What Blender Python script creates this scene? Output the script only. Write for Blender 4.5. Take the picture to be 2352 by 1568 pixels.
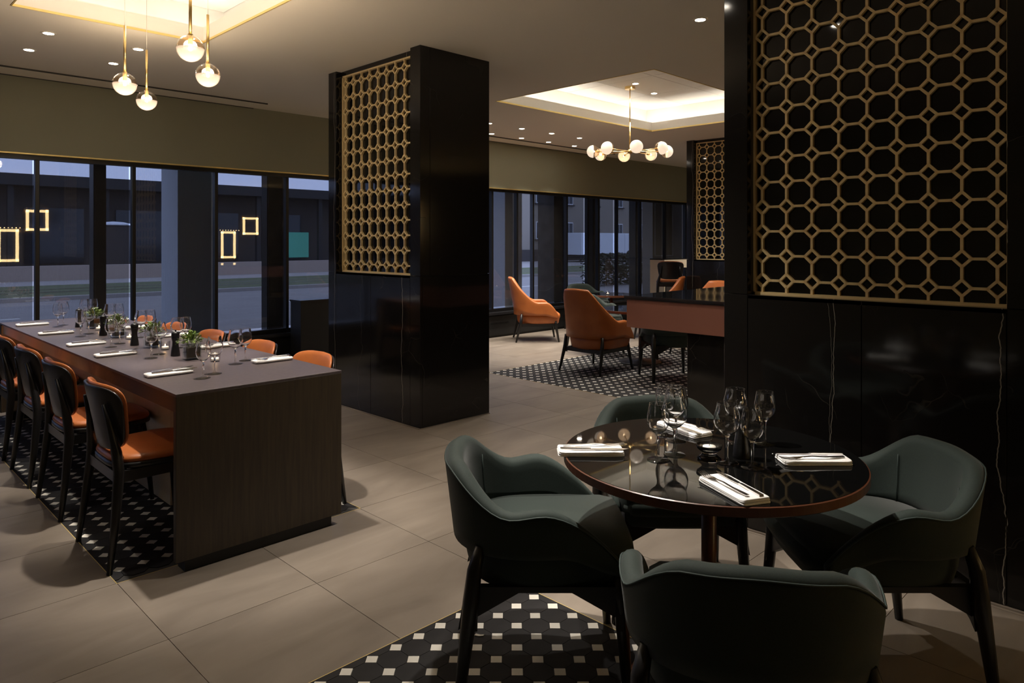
import bpy, bmesh, math, random
from mathutils import Vector, Matrix, noise as mnoise
random.seed(7)
R = math.radians
PI = math.pi
S2 = 2 ** -.5
# ------------------------------------------------------------------ clean start
for o in list(bpy.data.objects):
    bpy.data.objects.remove(o, do_unlink=True)
scene = bpy.context.scene
col = scene.collection

# ------------------------------------------------------------------ camera
CAM_H = 1.40
FPX = 1632.0
Y0 = 555.0
cam_d = bpy.data.cameras.new('camera')
cam = bpy.data.objects.new('camera', cam_d)
col.objects.link(cam)
cam.location = (0, 0, CAM_H)
cam.rotation_euler = (R(90), 0, R(-45))
cam_d.sensor_width = 36
cam_d.lens = FPX / 2352 * 36
cam_d.shift_y = -(784 - Y0) / 2352
cam_d.clip_start = .05
cam_d.clip_end = 300
scene.camera = cam

# ------------------------------------------------------------------ world: clear sky after sunset
w = bpy.data.worlds.new('dusk_sky')
scene.world = w
w.use_nodes = True
nt = w.node_tree
bg = nt.nodes['Background']
bg.inputs['Color'].default_value = (.33, .41, .68, 1)
bg.inputs['Strength'].default_value = .92
# ------------------------------------------------------------------ exposure
scene.view_settings.view_transform = 'Standard'
scene.view_settings.look = 'None'
scene.view_settings.gamma = 1
scene.view_settings.exposure = 1.5
scene.view_settings.use_curve_mapping = False
WARM = (1.0, .915, .81)
SPOT_W = 30.0        # one recessed downlight
LED_E = 5.8          # cove LED strips
GLOBE_E = 9.0        # frosted half globes

# ------------------------------------------------------------------ helpers: nodes / materials
MATS = {}


def mat(name, color=(.5, .5, .5), rough=.5, metal=0.0, spec=.5, emit=None, estr=0.0, coat=0.0):
    m = bpy.data.materials.new(name)
    m.use_nodes = True
    b = m.node_tree.nodes['Principled BSDF']
    b.inputs['Base Color'].default_value = (*color, 1)
    b.inputs['Roughness'].default_value = rough
    b.inputs['Metallic'].default_value = metal
    b.inputs['Specular IOR Level'].default_value = spec
    if coat:
        b.inputs['Coat Weight'].default_value = coat
        b.inputs['Coat Roughness'].default_value = .08
    if emit:
        b.inputs['Emission Color'].default_value = (*emit, 1)
        b.inputs['Emission Strength'].default_value = estr
    MATS[name] = m
    return m


def N(m, typ, **kw):
    n = m.node_tree.nodes.new(typ)
    for k, v in kw.items():
        if k.startswith('_'):
            setattr(n, k[1:], v)
        else:
            n.inputs[k.replace('__', ' ')].default_value = v
    return n


def L(m, a, b):
    m.node_tree.links.new(a, b)


def bsdf(m):
    return m.node_tree.nodes['Principled BSDF']


def ramp(m, stops):
    r = m.node_tree.nodes.new('ShaderNodeValToRGB')
    e = r.color_ramp.elements
    while len(e) < len(stops):
        e.new(.5)
    for i, (p, c) in enumerate(stops):
        e[i].position = p
        e[i].color = (*c, 1)
    return r


def noisy(m, c1, c2, scale=5, detail=4, stretch=(1, 1, 1), coord='Object', bump=0.0, bscale=60, lo=.3, hi=.7):
    """two-tone noise colour and optional fine bump"""
    tc = N(m, 'ShaderNodeTexCoord')
    mp = N(m, 'ShaderNodeMapping')
    mp.inputs['Scale'].default_value = stretch
    L(m, tc.outputs[coord], mp.inputs['Vector'])
    nz = N(m, 'ShaderNodeTexNoise', Scale=scale, Detail=detail)
    L(m, mp.outputs[0], nz.inputs['Vector'])
    rp = ramp(m, [(lo, c1), (hi, c2)])
    L(m, nz.outputs['Fac'], rp.inputs[0])
    L(m, rp.outputs[0], bsdf(m).inputs['Base Color'])
    if bump:
        n2 = N(m, 'ShaderNodeTexNoise', Scale=bscale, Detail=3)
        L(m, tc.outputs[coord], n2.inputs['Vector'])
        bp = N(m, 'ShaderNodeBump', Strength=bump, Distance=.002)
        L(m, n2.outputs['Fac'], bp.inputs['Height'])
        L(m, bp.outputs[0], bsdf(m).inputs['Normal'])
    return m


def world_pos(m):
    return N(m, 'ShaderNodeNewGeometry').outputs['Position']


# ---- floor porcelain tile (large soft clouds, in world space so neighbours differ)
m = mat('porcelain', rough=.42, spec=.45)
gp = world_pos(m)
oi = N(m, 'ShaderNodeObjectInfo')
ad = N(m, 'ShaderNodeVectorMath', _operation='MULTIPLY_ADD')
L(m, oi.outputs['Random'], ad.inputs[0])
ad.inputs[1].default_value = (37, 19, 0)
L(m, gp, ad.inputs[2])
mp = N(m, 'ShaderNodeMapping')
mp.inputs['Scale'].default_value = (.9, 2.6, 1)
L(m, ad.outputs[0], mp.inputs['Vector'])
nz = N(m, 'ShaderNodeTexNoise', Scale=1.6, Detail=6, Roughness=.55, Distortion=.6)
L(m, mp.outputs[0], nz.inputs['Vector'])
rp = ramp(m, [(.3, (.185, .152, .122)), (.52, (.24, .2, .162)), (.75, (.3, .252, .205))])
L(m, nz.outputs['Fac'], rp.inputs[0])
L(m, rp.outputs[0], bsdf(m).inputs['Base Color'])

mat('grout', (.13, .105, .08), .8)
mat('grout_dark', (.035, .032, .03), .8)
mat('mosaic_black', (.022, .02, .021), .65, spec=.25)
noisy(MATS['mosaic_black'], (.012, .0115, .012), (.022, .02, .021), 9)
mat('mosaic_white', (.72, .69, .62), .45)
m = mat('ceiling_paint', (.8, .74, .62), .85)
mat('coffer_white', (.82, .79, .73), .8)
m = mat('olive_paint', (.275, .265, .185), .8)
mat('dark_wall', (.05, .046, .036), .7)
mat('plinth_black', (.01, .01, .01), .5)
mat('frame_black', (.004, .004, .0045), .42)
mat('sill_black', (.016, .016, .018), .3)
m = mat('brass', (.83, .6, .26), .3, 1.0)
m = mat('brass_satin', (.86, .66, .34), .45, .12)
mat('brass_trim', (.85, .66, .26), .45, .6)

# ---- black marble with white veins
m = mat('marble', (.01, .009, .009), .09, spec=.5)
gp = world_pos(m)
sx = N(m, 'ShaderNodeSeparateXYZ')
L(m, gp, sx.inputs[0])
last = None


def vein(axis, pos, amp, width, seed, strength):
    """one long wandering near-vertical vein at a given place on the stone"""
    global last
    cb = N(m, 'ShaderNodeCombineXYZ')
    L(m, sx.outputs['Z'], cb.inputs['Z'])
    cb.inputs['X'].default_value = seed
    nn = N(m, 'ShaderNodeTexNoise', Scale=1.5, Detail=6, Roughness=.6)
    L(m, cb.outputs[0], nn.inputs['Vector'])
    a1 = N(m, 'ShaderNodeMath', _operation='MULTIPLY_ADD')
    L(m, nn.outputs['Fac'], a1.inputs[0])
    a1.inputs[1].default_value = amp
    a1.inputs[2].default_value = pos - amp * .5
    a2 = N(m, 'ShaderNodeMath', _operation='SUBTRACT')
    L(m, sx.outputs[axis], a2.inputs[0])
    L(m, a1.outputs[0], a2.inputs[1])
    a3 = N(m, 'ShaderNodeMath', _operation='ABSOLUTE')
    L(m, a2.outputs[0], a3.inputs[0])
    mr = N(m, 'ShaderNodeMapRange')
    mr.inputs['From Min'].default_value = width
    mr.inputs['From Max'].default_value = width * .35
    mr.inputs['To Max'].default_value = strength
    L(m, a3.outputs[0], mr.inputs['Value'])
    if last is None:
        last = mr.outputs[0]
    else:
        mx = N(m, 'ShaderNodeMath', _operation='MAXIMUM')
        L(m, last, mx.inputs[0])
        L(m, mr.outputs[0], mx.inputs[1])
        last = mx.outputs[0]


for pos, amp, wd, sd, st in ((1.235, .12, .0016, 1.3, .6), (1.245, .13, .001, 1.9, .4), (.60, .16, .0026, 4.1, .6), (4.455, .18, .0022, 6.6, .7),
                             (5.43, .12, .0018, 9.2, .5), (5.0, .5, .001, 12.2, .25)):
    vein('Y', pos, amp, wd, sd, st)
# fine random veins
nd = N(m, 'ShaderNodeTexNoise', Scale=1.4, Detail=4)
L(m, gp, nd.inputs['Vector'])
vm = N(m, 'ShaderNodeVectorMath', _operation='MULTIPLY_ADD')
L(m, nd.outputs['Color'], vm.inputs[0])
vm.inputs[1].default_value = (.55, .55, .55)
L(m, gp, vm.inputs[2])
vo = N(m, 'ShaderNodeTexVoronoi', _feature='DISTANCE_TO_EDGE', Scale=3.1)
L(m, vm.outputs[0], vo.inputs['Vector'])
v1 = N(m, 'ShaderNodeMapRange')
v1.inputs['From Min'].default_value = .006
v1.inputs['From Max'].default_value = .001
L(m, vo.outputs['Distance'], v1.inputs['Value'])
nm = N(m, 'ShaderNodeTexNoise', Scale=2.6, Detail=3)
L(m, gp, nm.inputs['Vector'])
v2 = N(m, 'ShaderNodeMapRange')
v2.inputs['From Min'].default_value = .54
v2.inputs['From Max'].default_value = .72
v2.inputs['To Max'].default_value = .09
L(m, nm.outputs['Fac'], v2.inputs['Value'])
v3 = N(m, 'ShaderNodeMath', _operation='MULTIPLY')
L(m, v1.outputs[0], v3.inputs[0])
L(m, v2.outputs[0], v3.inputs[1])
mx = N(m, 'ShaderNodeMath', _operation='MAXIMUM')
L(m, v3.outputs[0], mx.inputs[0])
L(m, last, mx.inputs[1])
cr = ramp(m, [(0, (.011, .0098, .0095)), (1, (.55, .5, .42))])
L(m, mx.outputs[0], cr.inputs[0])
L(m, cr.outputs[0], bsdf(m).inputs['Base Color'])

mat('black_glass', (.004, .004, .005), .035, spec=.6)
mat('black_stone_top', (.012, .012, .014), .06, spec=.55)
mat('table_glass', (.003, .003, .003), .025, spec=.1)
mat('walnut_edge', (.1, .035, .018), .35)
mat('copper_base', (.62, .25, .13), .32, 1.0)
m = mat('table_leather', (.085, .062, .062), .42, spec=.4)
noisy(m, (.06, .046, .048), (.084, .065, .067), 60, 4)
m = mat('dark_oak', (.06, .042, .022), .5)
noisy(m, (.024, .016, .009), (.042, .029, .015), 14, 6, (6, 6, .35))
m = mat('beige_marble', (.5, .4, .27), .18)
noisy(m, (.62, .5, .35), (.82, .72, .56), 2.2, 9, (1, 1, .7), 'Object')
m = mat('brown_onyx', (.16, .075, .035), .4, spec=.3)
gp = world_pos(m)
so = N(m, 'ShaderNodeSeparateXYZ')
L(m, gp, so.inputs[0])
no = N(m, 'ShaderNodeTexNoise', Scale=2.2, Detail=6, Distortion=.8)
L(m, gp, no.inputs['Vector'])
mo = N(m, 'ShaderNodeMapRange')
mo.inputs['From Min'].default_value = 3.6
mo.inputs['From Max'].default_value = 6.4
L(m, so.outputs['Y'], mo.inputs['Value'])
mo2 = N(m, 'ShaderNodeMath', _operation='ADD')
L(m, no.outputs['Fac'], mo2.inputs[0])
L(m, mo.outputs[0], mo2.inputs[1])
ro = ramp(m, [(.3, (.02, .012, .008)), (.62, (.045, .026, .016)), (.98, (.5, .38, .24))])
L(m, mo2.outputs[0], ro.inputs[0])
L(m, ro.outputs[0], bsdf(m).inputs['Base Color'])
m = mat('green_fabric', (.028, .052, .044), .75, spec=.3)
noisy(m, (.018, .028, .024), (.023, .036, .031), 300, 2, bump=.15, bscale=700)
bsdf(m).inputs['Sheen Weight'].default_value = .12
mat('green_piping', (.026, .042, .038), .7)
m = mat('orange_leather', (.52, .155, .04), .38, spec=.45)
noisy(m, (.40, .115, .03), (.48, .145, .038), 7, 3, bump=.08, bscale=260)
mat('black_wood', (.009, .0085, .009), .38)
mat('black_shell', (.014, .013, .015), .33)
mat('chrome', (.8, .8, .8), .12, 1.0)
mat('steel', (.72, .7, .68), .16, 1.0)
m = mat('linen', (.84, .82, .79), .85)
noisy(m, (.86, .86, .86), (.93, .93, .93), 220, 2, bump=.2, bscale=500)
mat('mill_black', (.008, .008, .009), .35)
m = mat('leaf_green', (.05, .085, .016), .45)
noisy(m, (.04, .08, .015), (.2, .27, .06), 45, 2, coord='Object')
mat('soil', (.03, .02, .012), .9)
mat('wax', (.85, .82, .74), .5)
mat('flame', (1, .6, .2), .5, emit=(1, .55, .18), estr=25)
mat('cove_led', (1, 1, 1), .5, emit=(1, .96, .9), estr=LED_E)
mat('cove_led_dim', (1, 1, 1), .5, emit=(1, .96, .9), estr=LED_E * .62)
mat('lamp_lens', (1, 1, 1), .5, emit=(1, .9, .76), estr=22)
mat('bulb', (1, 1, 1), .5, emit=(1, .82, .58), estr=6)
mat('globe_lit', (.3, .26, .22), .4, emit=(1, .78, .58), estr=.33)
mat('cord_white', (.6, .55, .47), .6)
mat('terracotta', (.27, .105, .07), .5)
mat('lit_frame', (1, .8, .5), .5, emit=(1, .7, .32), estr=6)
# frosted lower half of the globes: lit from the bulb inside
m = bpy.data.materials.new('globe_frost')
m.use_nodes = True
t = m.node_tree
t.nodes.remove(t.nodes['Principled BSDF'])
tr = t.nodes.new('ShaderNodeBsdfTransparent')
tr.inputs[0].default_value = (1, .93, .84, 1)
tl_ = t.nodes.new('ShaderNodeBsdfTranslucent')
tl_.inputs[0].default_value = (.05, .042, .035, 1)
mx = t.nodes.new('ShaderNodeMixShader')
mx.inputs[0].default_value = .78
t.links.new(tr.outputs[0], mx.inputs[1])
t.links.new(tl_.outputs[0], mx.inputs[2])
t.links.new(mx.outputs[0], t.nodes['Material Output'].inputs[0])
MATS['globe_frost'] = m


def glass_mat(name, tint=(1, 1, 1), rough=0.0, ior=1.45):
    m = mat(name)
    b = bsdf(m)
    b.inputs['Base Color'].default_value = (*tint, 1)
    b.inputs['Transmission Weight'].default_value = 1
    b.inputs['Roughness'].default_value = rough
    b.inputs['IOR'].default_value = ior
    return m




def thin_glass(name, tint, ior=1.5):
    """sheet glass: tinted see-through plus Fresnel reflection"""
    m = bpy.data.materials.new(name)
    m.use_nodes = True
    t = m.node_tree
    t.nodes.remove(t.nodes['Principled BSDF'])
    out = t.nodes['Material Output']
    tr = t.nodes.new('ShaderNodeBsdfTransparent')
    tr.inputs[0].default_value = (*tint, 1)
    gl = t.nodes.new('ShaderNodeBsdfGlossy')
    gl.inputs['Roughness'].default_value = 0
    fr = t.nodes.new('ShaderNodeFresnel')
    fr.inputs[0].default_value = ior
    mx = t.nodes.new('ShaderNodeMixShader')
    ge = t.nodes.new('ShaderNodeNewGeometry')
    mi = t.nodes.new('ShaderNodeMapRange')
    mi.inputs['To Min'].default_value = ior
    mi.inputs['To Max'].default_value = 1 / ior
    t.links.new(ge.outputs['Backfacing'], mi.inputs['Value'])
    t.links.new(mi.outputs[0], fr.inputs[0])
    t.links.new(fr.outputs[0], mx.inputs[0])
    t.links.new(tr.outputs[0], mx.inputs[1])
    t.links.new(gl.outputs[0], mx.inputs[2])
    t.links.new(mx.outputs[0], out.inputs[0])
    MATS[name] = m
    return m


thin_glass('window_glass', (.97, .98, 1.0))
thin_glass('globe_clear', (1.0, .93, .84))


glass_mat('crystal', (.99, .99, .99))
thin_glass('vase_glass', (.93, .96, .95), 1.5)
thin_glass('foot_glass', (.98, .98, .98), 1.6)
# woven roller screen: open mesh, so half see-through
m = bpy.data.materials.new('screen_mesh')
m.use_nodes = True
t = m.node_tree
t.nodes.remove(t.nodes['Principled BSDF'])
tr = t.nodes.new('ShaderNodeBsdfTransparent')
df = t.nodes.new('ShaderNodeBsdfDiffuse')
df.inputs[0].default_value = (.05, .045, .04, 1)
mx = t.nodes.new('ShaderNodeMixShader')
tcn = t.nodes.new('ShaderNodeTexCoord')
wv = t.nodes.new('ShaderNodeTexWave')
wv.inputs['Scale'].default_value = 60
wv.inputs['Distortion'].default_value = 1.5
mrn = t.nodes.new('ShaderNodeMapRange')
mrn.inputs['To Min'].default_value = .36
mrn.inputs['To Max'].default_value = .48
t.links.new(tcn.outputs['Object'], wv.inputs['Vector'])
t.links.new(wv.outputs['Fac'], mrn.inputs['Value'])
t.links.new(mrn.outputs[0], mx.inputs[0])
t.links.new(tr.outputs[0], mx.inputs[1])
t.links.new(df.outputs[0], mx.inputs[2])
t.links.new(mx.outputs[0], t.nodes['Material Output'].inputs[0])
MATS['screen_mesh'] = m

# outdoors
mat('asphalt', (.2, .2, .205), .8)
noisy(MATS['asphalt'], (.23, .21, .19), (.31, .285, .26), 3, 5, (.3, 2, 1))
mat('paving', (.36, .33, .3), .8)
mat('concrete', (.42, .34, .28), .85)
mat('lawn', (.05, .075, .03), .9)
noisy(MATS['lawn'], (.07, .09, .03), (.16, .17, .075), 9, 5)
mat('road_paint', (.75, .73, .65), .7)
mat('pillar_render', (.72, .75, .78), .8)
mat('pillar_stone', (.07, .062, .055), .6)
noisy(MATS['pillar_stone'], (.03, .027, .024), (.12, .105, .09), 5, 8)
mat('facade_render', (.27, .235, .19), .85)
mat('facade_dark', (.055, .045, .04), .8)
mat('roof_dark', (.03, .028, .028), .8)
mat('window_white', (.7, .72, .75), .5)
mat('pane_dark', (.02, .024, .03), .1)
mat('truck_white', (.72, .76, .8), .5)
mat('tyre', (.015, .015, .015), .8)
mat('hedge_leaf', (.025, .03, .015), .8)
mat('bark', (.05, .04, .03), .9)
mat('teal_panel', (.06, .26, .22), .5, emit=(.1, .5, .42), estr=.12)
mat('panel_beige', (.33, .28, .22), .7)


# ------------------------------------------------------------------ helpers: meshes
class MB:
    def __init__(s):
        s.v = []
        s.f = []
        s.sm = []

    def add(s, vs, fs, smooth=False, M=None):
        k = len(s.v)
        s.v += [tuple(M @ Vector(v)) if M else tuple(v) for v in vs]
        s.f += [tuple(i + k for i in f) for f in fs]
        s.sm += [smooth] * len(fs)
        return s

    def box(s, a, b, M=None):
        (x0, y0, z0), (x1, y1, z1) = a, b
        return s.add([(x0, y0, z0), (x1, y0, z0), (x1, y1, z0), (x0, y1, z0), (x0, y0, z1), (x1, y0, z1), (x1, y1, z1), (x0, y1, z1)],
                     [(3, 2, 1, 0), (4, 5, 6, 7), (0, 1, 5, 4), (1, 2, 6, 5), (2, 3, 7, 6), (3, 0, 4, 7)], False, M)

    def lathe(s, prof, n=24, smooth=True, M=None, closed=False):
        vs = []
        fs = []
        ring = []
        for r, z in prof:
            if r < 1e-6:
                ring.append([len(vs)])
                vs.append((0, 0, z))
            else:
                ring.append(list(range(len(vs), len(vs) + n)))
                vs += [(r * math.cos(2 * PI * i / n), r * math.sin(2 * PI * i / n), z) for i in range(n)]
        pairs = list(zip(ring, ring[1:]))
        if closed:
            pairs.append((ring[-1], ring[0]))
        for A, B in pairs:
            if len(A) == 1 and len(B) == 1:
                continue
            for i in range(n):
                j = (i + 1) % n
                if len(A) == 1:
                    fs.append((A[0], B[j], B[i]))
                elif len(B) == 1:
                    fs.append((A[i], A[j], B[0]))
                else:
                    fs.append((A[i], A[j], B[j], B[i]))
        return s.add(vs, fs, smooth, M)

    def tube(s, pts, rad, n=8, smooth=True, caps=True, M=None):
        if not hasattr(rad, '__len__'):
            rad = [rad] * len(pts)
        P = [Vector(p) for p in pts]
        vs = []
        fs = []
        up = None
        for i, p in enumerate(P):
            d = (P[min(i + 1, len(P) - 1)] - P[max(i - 1, 0)]).normalized()
            if up is None:
                up = Vector((0, 0, 1)) if abs(d.z) < .9 else Vector((1, 0, 0))
            a = d.cross(up).normalized()
            b = a.cross(d).normalized()
            up = b
            vs += [tuple(p + rad[i] * (math.cos(2 * PI * k / n) * a + math.sin(2 * PI * k / n) * b)) for k in range(n)]
        for i in range(len(P) - 1):
            for k in range(n):
                j = (k + 1) % n
                fs.append((i * n + k, i * n + j, (i + 1) * n + j, (i + 1) * n + k))
        s.add(vs, fs, smooth, M)
        if caps:
            k0 = len(s.v) - len(vs)
            s.f += [tuple(range(k0 + n - 1, k0 - 1, -1)), tuple(range(len(s.v) - n, len(s.v)))]
            s.sm += [False, False]
        return s

    def prism(s, poly, z0, z1, M=None, smooth=False):
        n = len(poly)
        vs = [(x, y, z0) for x, y in poly] + [(x, y, z1) for x, y in poly]
        fs = [tuple(range(n - 1, -1, -1)), tuple(range(n, 2 * n))] + [(i, (i + 1) % n, n + (i + 1) % n, n + i) for i in range(n)]
        return s.add(vs, fs, smooth, M)

    def loft(s, rings, smooth=True, cap0=True, cap1=True, M=None):
        n = len(rings[0])
        vs = [p for r in rings for p in r]
        fs = []
        for i in range(len(rings) - 1):
            for k in range(n):
                j = (k + 1) % n
                fs.append((i * n + k, i * n + j, (i + 1) * n + j, (i + 1) * n + k))
        if cap0:
            fs.append(tuple(range(n - 1, -1, -1)))
        if cap1:
            fs.append(tuple(range((len(rings) - 1) * n, len(rings) * n)))
        return s.add(vs, fs, smooth, M)

    def mesh(s, name, bevel=0.0, seg=2):
        me = bpy.data.meshes.new(name)
        me.from_pydata(s.v, [], s.f)
        bm = bmesh.new()
        bm.from_mesh(me)
        bmesh.ops.recalc_face_normals(bm, faces=bm.faces)
        if bevel:
            es = [e for e in bm.edges if len(e.link_faces) == 2 and e.calc_face_angle(0) > .5]
            bmesh.ops.bevel(bm, geom=es, offset=bevel, segments=seg, affect='EDGES', profile=.6)
        bm.to_mesh(me)
        bm.free()
        if not bevel and any(s.sm):
            me.polygons.foreach_set('use_smooth', s.sm)
        me.update()
        return me

    def build(s, name, material, parent=None, bevel=0.0, seg=2, loc=None):
        return obj(name, s.mesh(name, bevel, seg), material, parent, loc)


def obj(name, me, material, parent=None, loc=None, rot=None):
    o = bpy.data.objects.new(name, me)
    col.objects.link(o)
    if material and not me.materials:
        me.materials.append(MATS[material])
    if parent:
        o.parent = parent
    if loc:
        o.location = loc
    if rot:
        o.rotation_euler = rot
    return o


def thing(name, label, cat, loc=(0, 0, 0), rz=0.0, group=None):
    o = bpy.data.objects.new(name, None)
    o.empty_display_size = .05
    col.objects.link(o)
    o.location = loc
    o.rotation_euler = (0, 0, rz)
    o['label'] = label
    o['category'] = cat
    if group:
        o['group'] = group
    return o


def tag(o, label, cat, group=None):
    o['label'] = label
    o['category'] = cat
    if group:
        o['group'] = group
    return o


def struct(o, label=None):
    o['kind'] = 'structure'
    if label:
        o['label'] = label
    return o


def dup(root, loc, rz, label=None, group=None):
    r = root.copy()
    col.objects.link(r)
    r.location = loc
    r.rotation_euler = (0, 0, rz)
    if label:
        r['label'] = label
    if group:
        r['group'] = group
    for ch in list(root.children):
        c = ch.copy()
        col.objects.link(c)
        c.parent = r
        for g in list(ch.children):
            d = g.copy()
            col.objects.link(d)
            d.parent = c
    return r


def subsurf(o, lv=1):
    md = o.modifiers.new('subsurf', 'SUBSURF')
    md.levels = lv
    md.render_levels = lv
    return o


def cf(d, l):
    """camera-frame ground position (distance ahead, metres to the right) to world"""
    return ((d + l) * S2, (d - l) * S2)


def project(x, y, z):
    d = (x + y) * S2
    if d < .05:
        return None
    return 1176 + FPX * (x - y) * S2 / d, Y0 - FPX * (z - CAM_H) / d


def in_frame(x, y, z, mrg=40):
    p = project(x, y, z)
    return p and -mrg < p[0] < 2352 + mrg and -mrg < p[1] < 1568 + mrg


def lerp(a, b, t):
    return a + (b - a) * t


def sst(a, b, x):
    t = min(1, max(0, (x - a) / (b - a)))
    return t * t * (3 - 2 * t)


# ================================================================== SETTING
CEIL = 2.868
WY = 7.53            # inner face of window wall
X0, X1, YF = -2.6, 13.6, -3.2
RUG1 = (.915, 2.075, 3.205, 6.93)
RUG2 = (.915, 2.075, .20, 2.049)
RUG3 = (5.185, 8.09, 3.42, 5.56)
COF1 = (.92, 2.10, 3.38, 5.32)
COF2 = (5.13, 8.0, 3.42, 5.37)

# ---- floor: screed plus single porcelain tiles
floor = struct(MB().box((X0, YF, -.12), (X1, WY + .25, -.006)).build('floor', 'grout'), 'beige porcelain tiled restaurant floor')
P = .579
RUGS = (RUG1, RUG2, RUG3)


def rect_minus(r, c):
    x0, x1, y0, y1 = r
    a0, a1, b0, b1 = c
    if a0 >= x1 or a1 <= x0 or b0 >= y1 or b1 <= y0:
        return [r]
    out = []
    if y0 < b0:
        out.append((x0, x1, y0, b0))
    if b1 < y1:
        out.append((x0, x1, b1, y1))
    m0, m1 = max(y0, b0), min(y1, b1)
    if x0 < a0:
        out.append((x0, a0, m0, m1))
    if a1 < x1:
        out.append((a1, x1, m0, m1))
    return out


tile_cache = {}
vis_tiles, far_tiles = [], []
for i in range(-7, 23):
    for j in range(-12, 8):
        x0, y0 = .915 + i * P, 3.205 + j * P
        rs = [(max(x0, X0), min(x0 + P, X1), max(y0, YF), min(y0 + P, WY))]
        if rs[0][0] >= rs[0][1] or rs[0][2] >= rs[0][3]:
            continue
        for c in RUGS:
            rs = [q for r_ in rs for q in rect_minus(r_, c)]
        for r_ in rs:
            if r_[1] - r_[0] < .01 or r_[3] - r_[2] < .01:
                continue
            seen = any(in_frame(x, y, 0, 10) for x in (r_[0], (r_[0] + r_[1]) / 2, r_[1]) for y in (r_[2], (r_[2] + r_[3]) / 2, r_[3]))
            (vis_tiles if seen else far_tiles).append(r_)
vis_tiles.sort(key=lambda r_: (r_[0] + r_[1]) + (r_[2] + r_[3]))
for r_ in vis_tiles[:300]:
    w_, h_ = round(r_[1] - r_[0], 3), round(r_[3] - r_[2], 3)
    if (w_, h_) not in tile_cache:
        g = .0012
        me = MB().box((g, g, -.006), (w_ - g, h_ - g, 0)).mesh('floor_tile')
        me.materials.append(MATS['porcelain'])
        tile_cache[w_, h_] = me
    obj('floor_tile', tile_cache[w_, h_], None, floor, (r_[0], r_[2], 0))
mb = MB()
for r_ in vis_tiles[300:] + far_tiles:
    mb.box((r_[0] + .0012, r_[2] + .0012, -.006), (r_[1] - .0012, r_[3] - .0012, 0))
mb.build('floor_tiles_beyond', 'porcelain', floor)['kind'] = 'stuff'


# ---- mosaic carpets of octagon tiles with white squares
def clip(poly, axis, val, keep_less):
    out = []
    n = len(poly)
    for i in range(n):
        a, b = poly[i], poly[(i + 1) % n]
        ia = (a[axis] <= val) == keep_less or a[axis] == val
        ib = (b[axis] <= val) == keep_less or b[axis] == val
        if ia:
            out.append(a)
        if ia != ib:
            t_ = (val - a[axis]) / (b[axis] - a[axis])
            out.append((lerp(a[0], b[0], t_), lerp(a[1], b[1], t_)))
    return out


piece_cache = {}


def mosaic(rect, label, ox, oy):
    x0, x1, y0, y1 = rect
    p = .0985
    hs = .0190 * 1.414          # half diagonal of the white square
    rug = MB().box((x0, y0, -.02), (x1, y1, -.003)).build('mosaic_inlay', 'grout_dark')
    rug['kind'] = 'structure'
    rug['label'] = label
    g = .0009
    octs, sqs = [], []
    nx, ny = int((x1 - x0) / p) + 3, int((y1 - y0) / p) + 3
    for i in range(-1, nx):
        for j in range(-1, ny):
            cx_, cy_ = ox - i * p, oy - j * p
            for kind, lst in (('s', sqs), ('o', octs)):
                if kind == 's':
                    hh = hs - g
                    poly = [(hh, 0), (0, hh), (-hh, 0), (0, -hh)]
                    c = (cx_, cy_)
                else:
                    q = p / 2 - g
                    e = p / 2 - hs - g * .4
                    poly = [(q, -e), (q, e), (e, q), (-e, q), (-q, e), (-q, -e), (-e, -q), (e, -q)]
                    c = (cx_ - p / 2, cy_ - p / 2)
                if c[0] < x0 - p or c[0] > x1 + p or c[1] < y0 - p or c[1] > y1 + p:
                    continue
                for ax, v_, less in ((0, x0 - c[0], False), (0, x1 - c[0], True), (1, y0 - c[1], False), (1, y1 - c[1], True)):
                    if poly:
                        poly = clip(poly, ax, v_, less)
                if len(poly) < 3:
                    continue
                ar = abs(sum(poly[k][0] * poly[(k + 1) % len(poly)][1] - poly[(k + 1) % len(poly)][0] * poly[k][1] for k in range(len(poly)))) / 2
                if ar < 2e-5:
                    continue
                lst.append((c, poly))
    for lst, nm_, mt in ((octs, 'octagon_tile', 'mosaic_black'), (sqs, 'square_tile', 'mosaic_white')):
        vis = [t_ for t_ in lst if in_frame(t_[0][0], t_[0][1], 0, 20)]
        vis.sort(key=lambda t_: t_[0][0] + t_[0][1])
        one = vis[:300]
        ids = set(id(t_) for t_ in one)
        for c, poly in one:
            key = (nm_, tuple((round(a, 4), round(b, 4)) for a, b in poly))
            if key not in piece_cache:
                me = MB().prism(poly, -.003, .0004).mesh(nm_)
                me.materials.append(MATS[mt])
                piece_cache[key] = me
            obj(nm_, piece_cache[key], None, rug, (c[0], c[1], 0))
        rest = MB()
        for t_ in lst:
            if id(t_) not in ids:
                (cx_, cy_), poly = t_
                rest.prism([(a + cx_, b + cy_) for a, b in poly], -.003, .0004)
        if rest.v:
            rest.build(nm_ + 's_beyond', mt, rug)['kind'] = 'stuff'
    for a, b in (((x0 - .003, y0 - .003), (x1 + .003, y0)), ((x0 - .003, y1), (x1 + .003, y1 + .003)), ((x0 - .003, y0), (x0, y1)), ((x1, y0), (x1 + .003, y1))):
        MB().box((a[0], a[1], -.005), (b[0], b[1], .0007)).build('brass_strip', 'brass_trim', rug)
    return rug


mosaic(RUG1, 'black octagon mosaic inlay with white squares under the long dining table', RUG1[1] - .033, RUG1[2] + .033 + 40 * .0985)
mosaic(RUG2, 'black octagon mosaic inlay with white squares beneath the round table in front', RUG2[1] - .033, RUG2[3] - .031)
mosaic(RUG3, 'black octagon mosaic inlay with white squares under the orange lounge chairs', RUG3[0] + .033 + 31 * .0985, RUG3[3] - .033)


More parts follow.
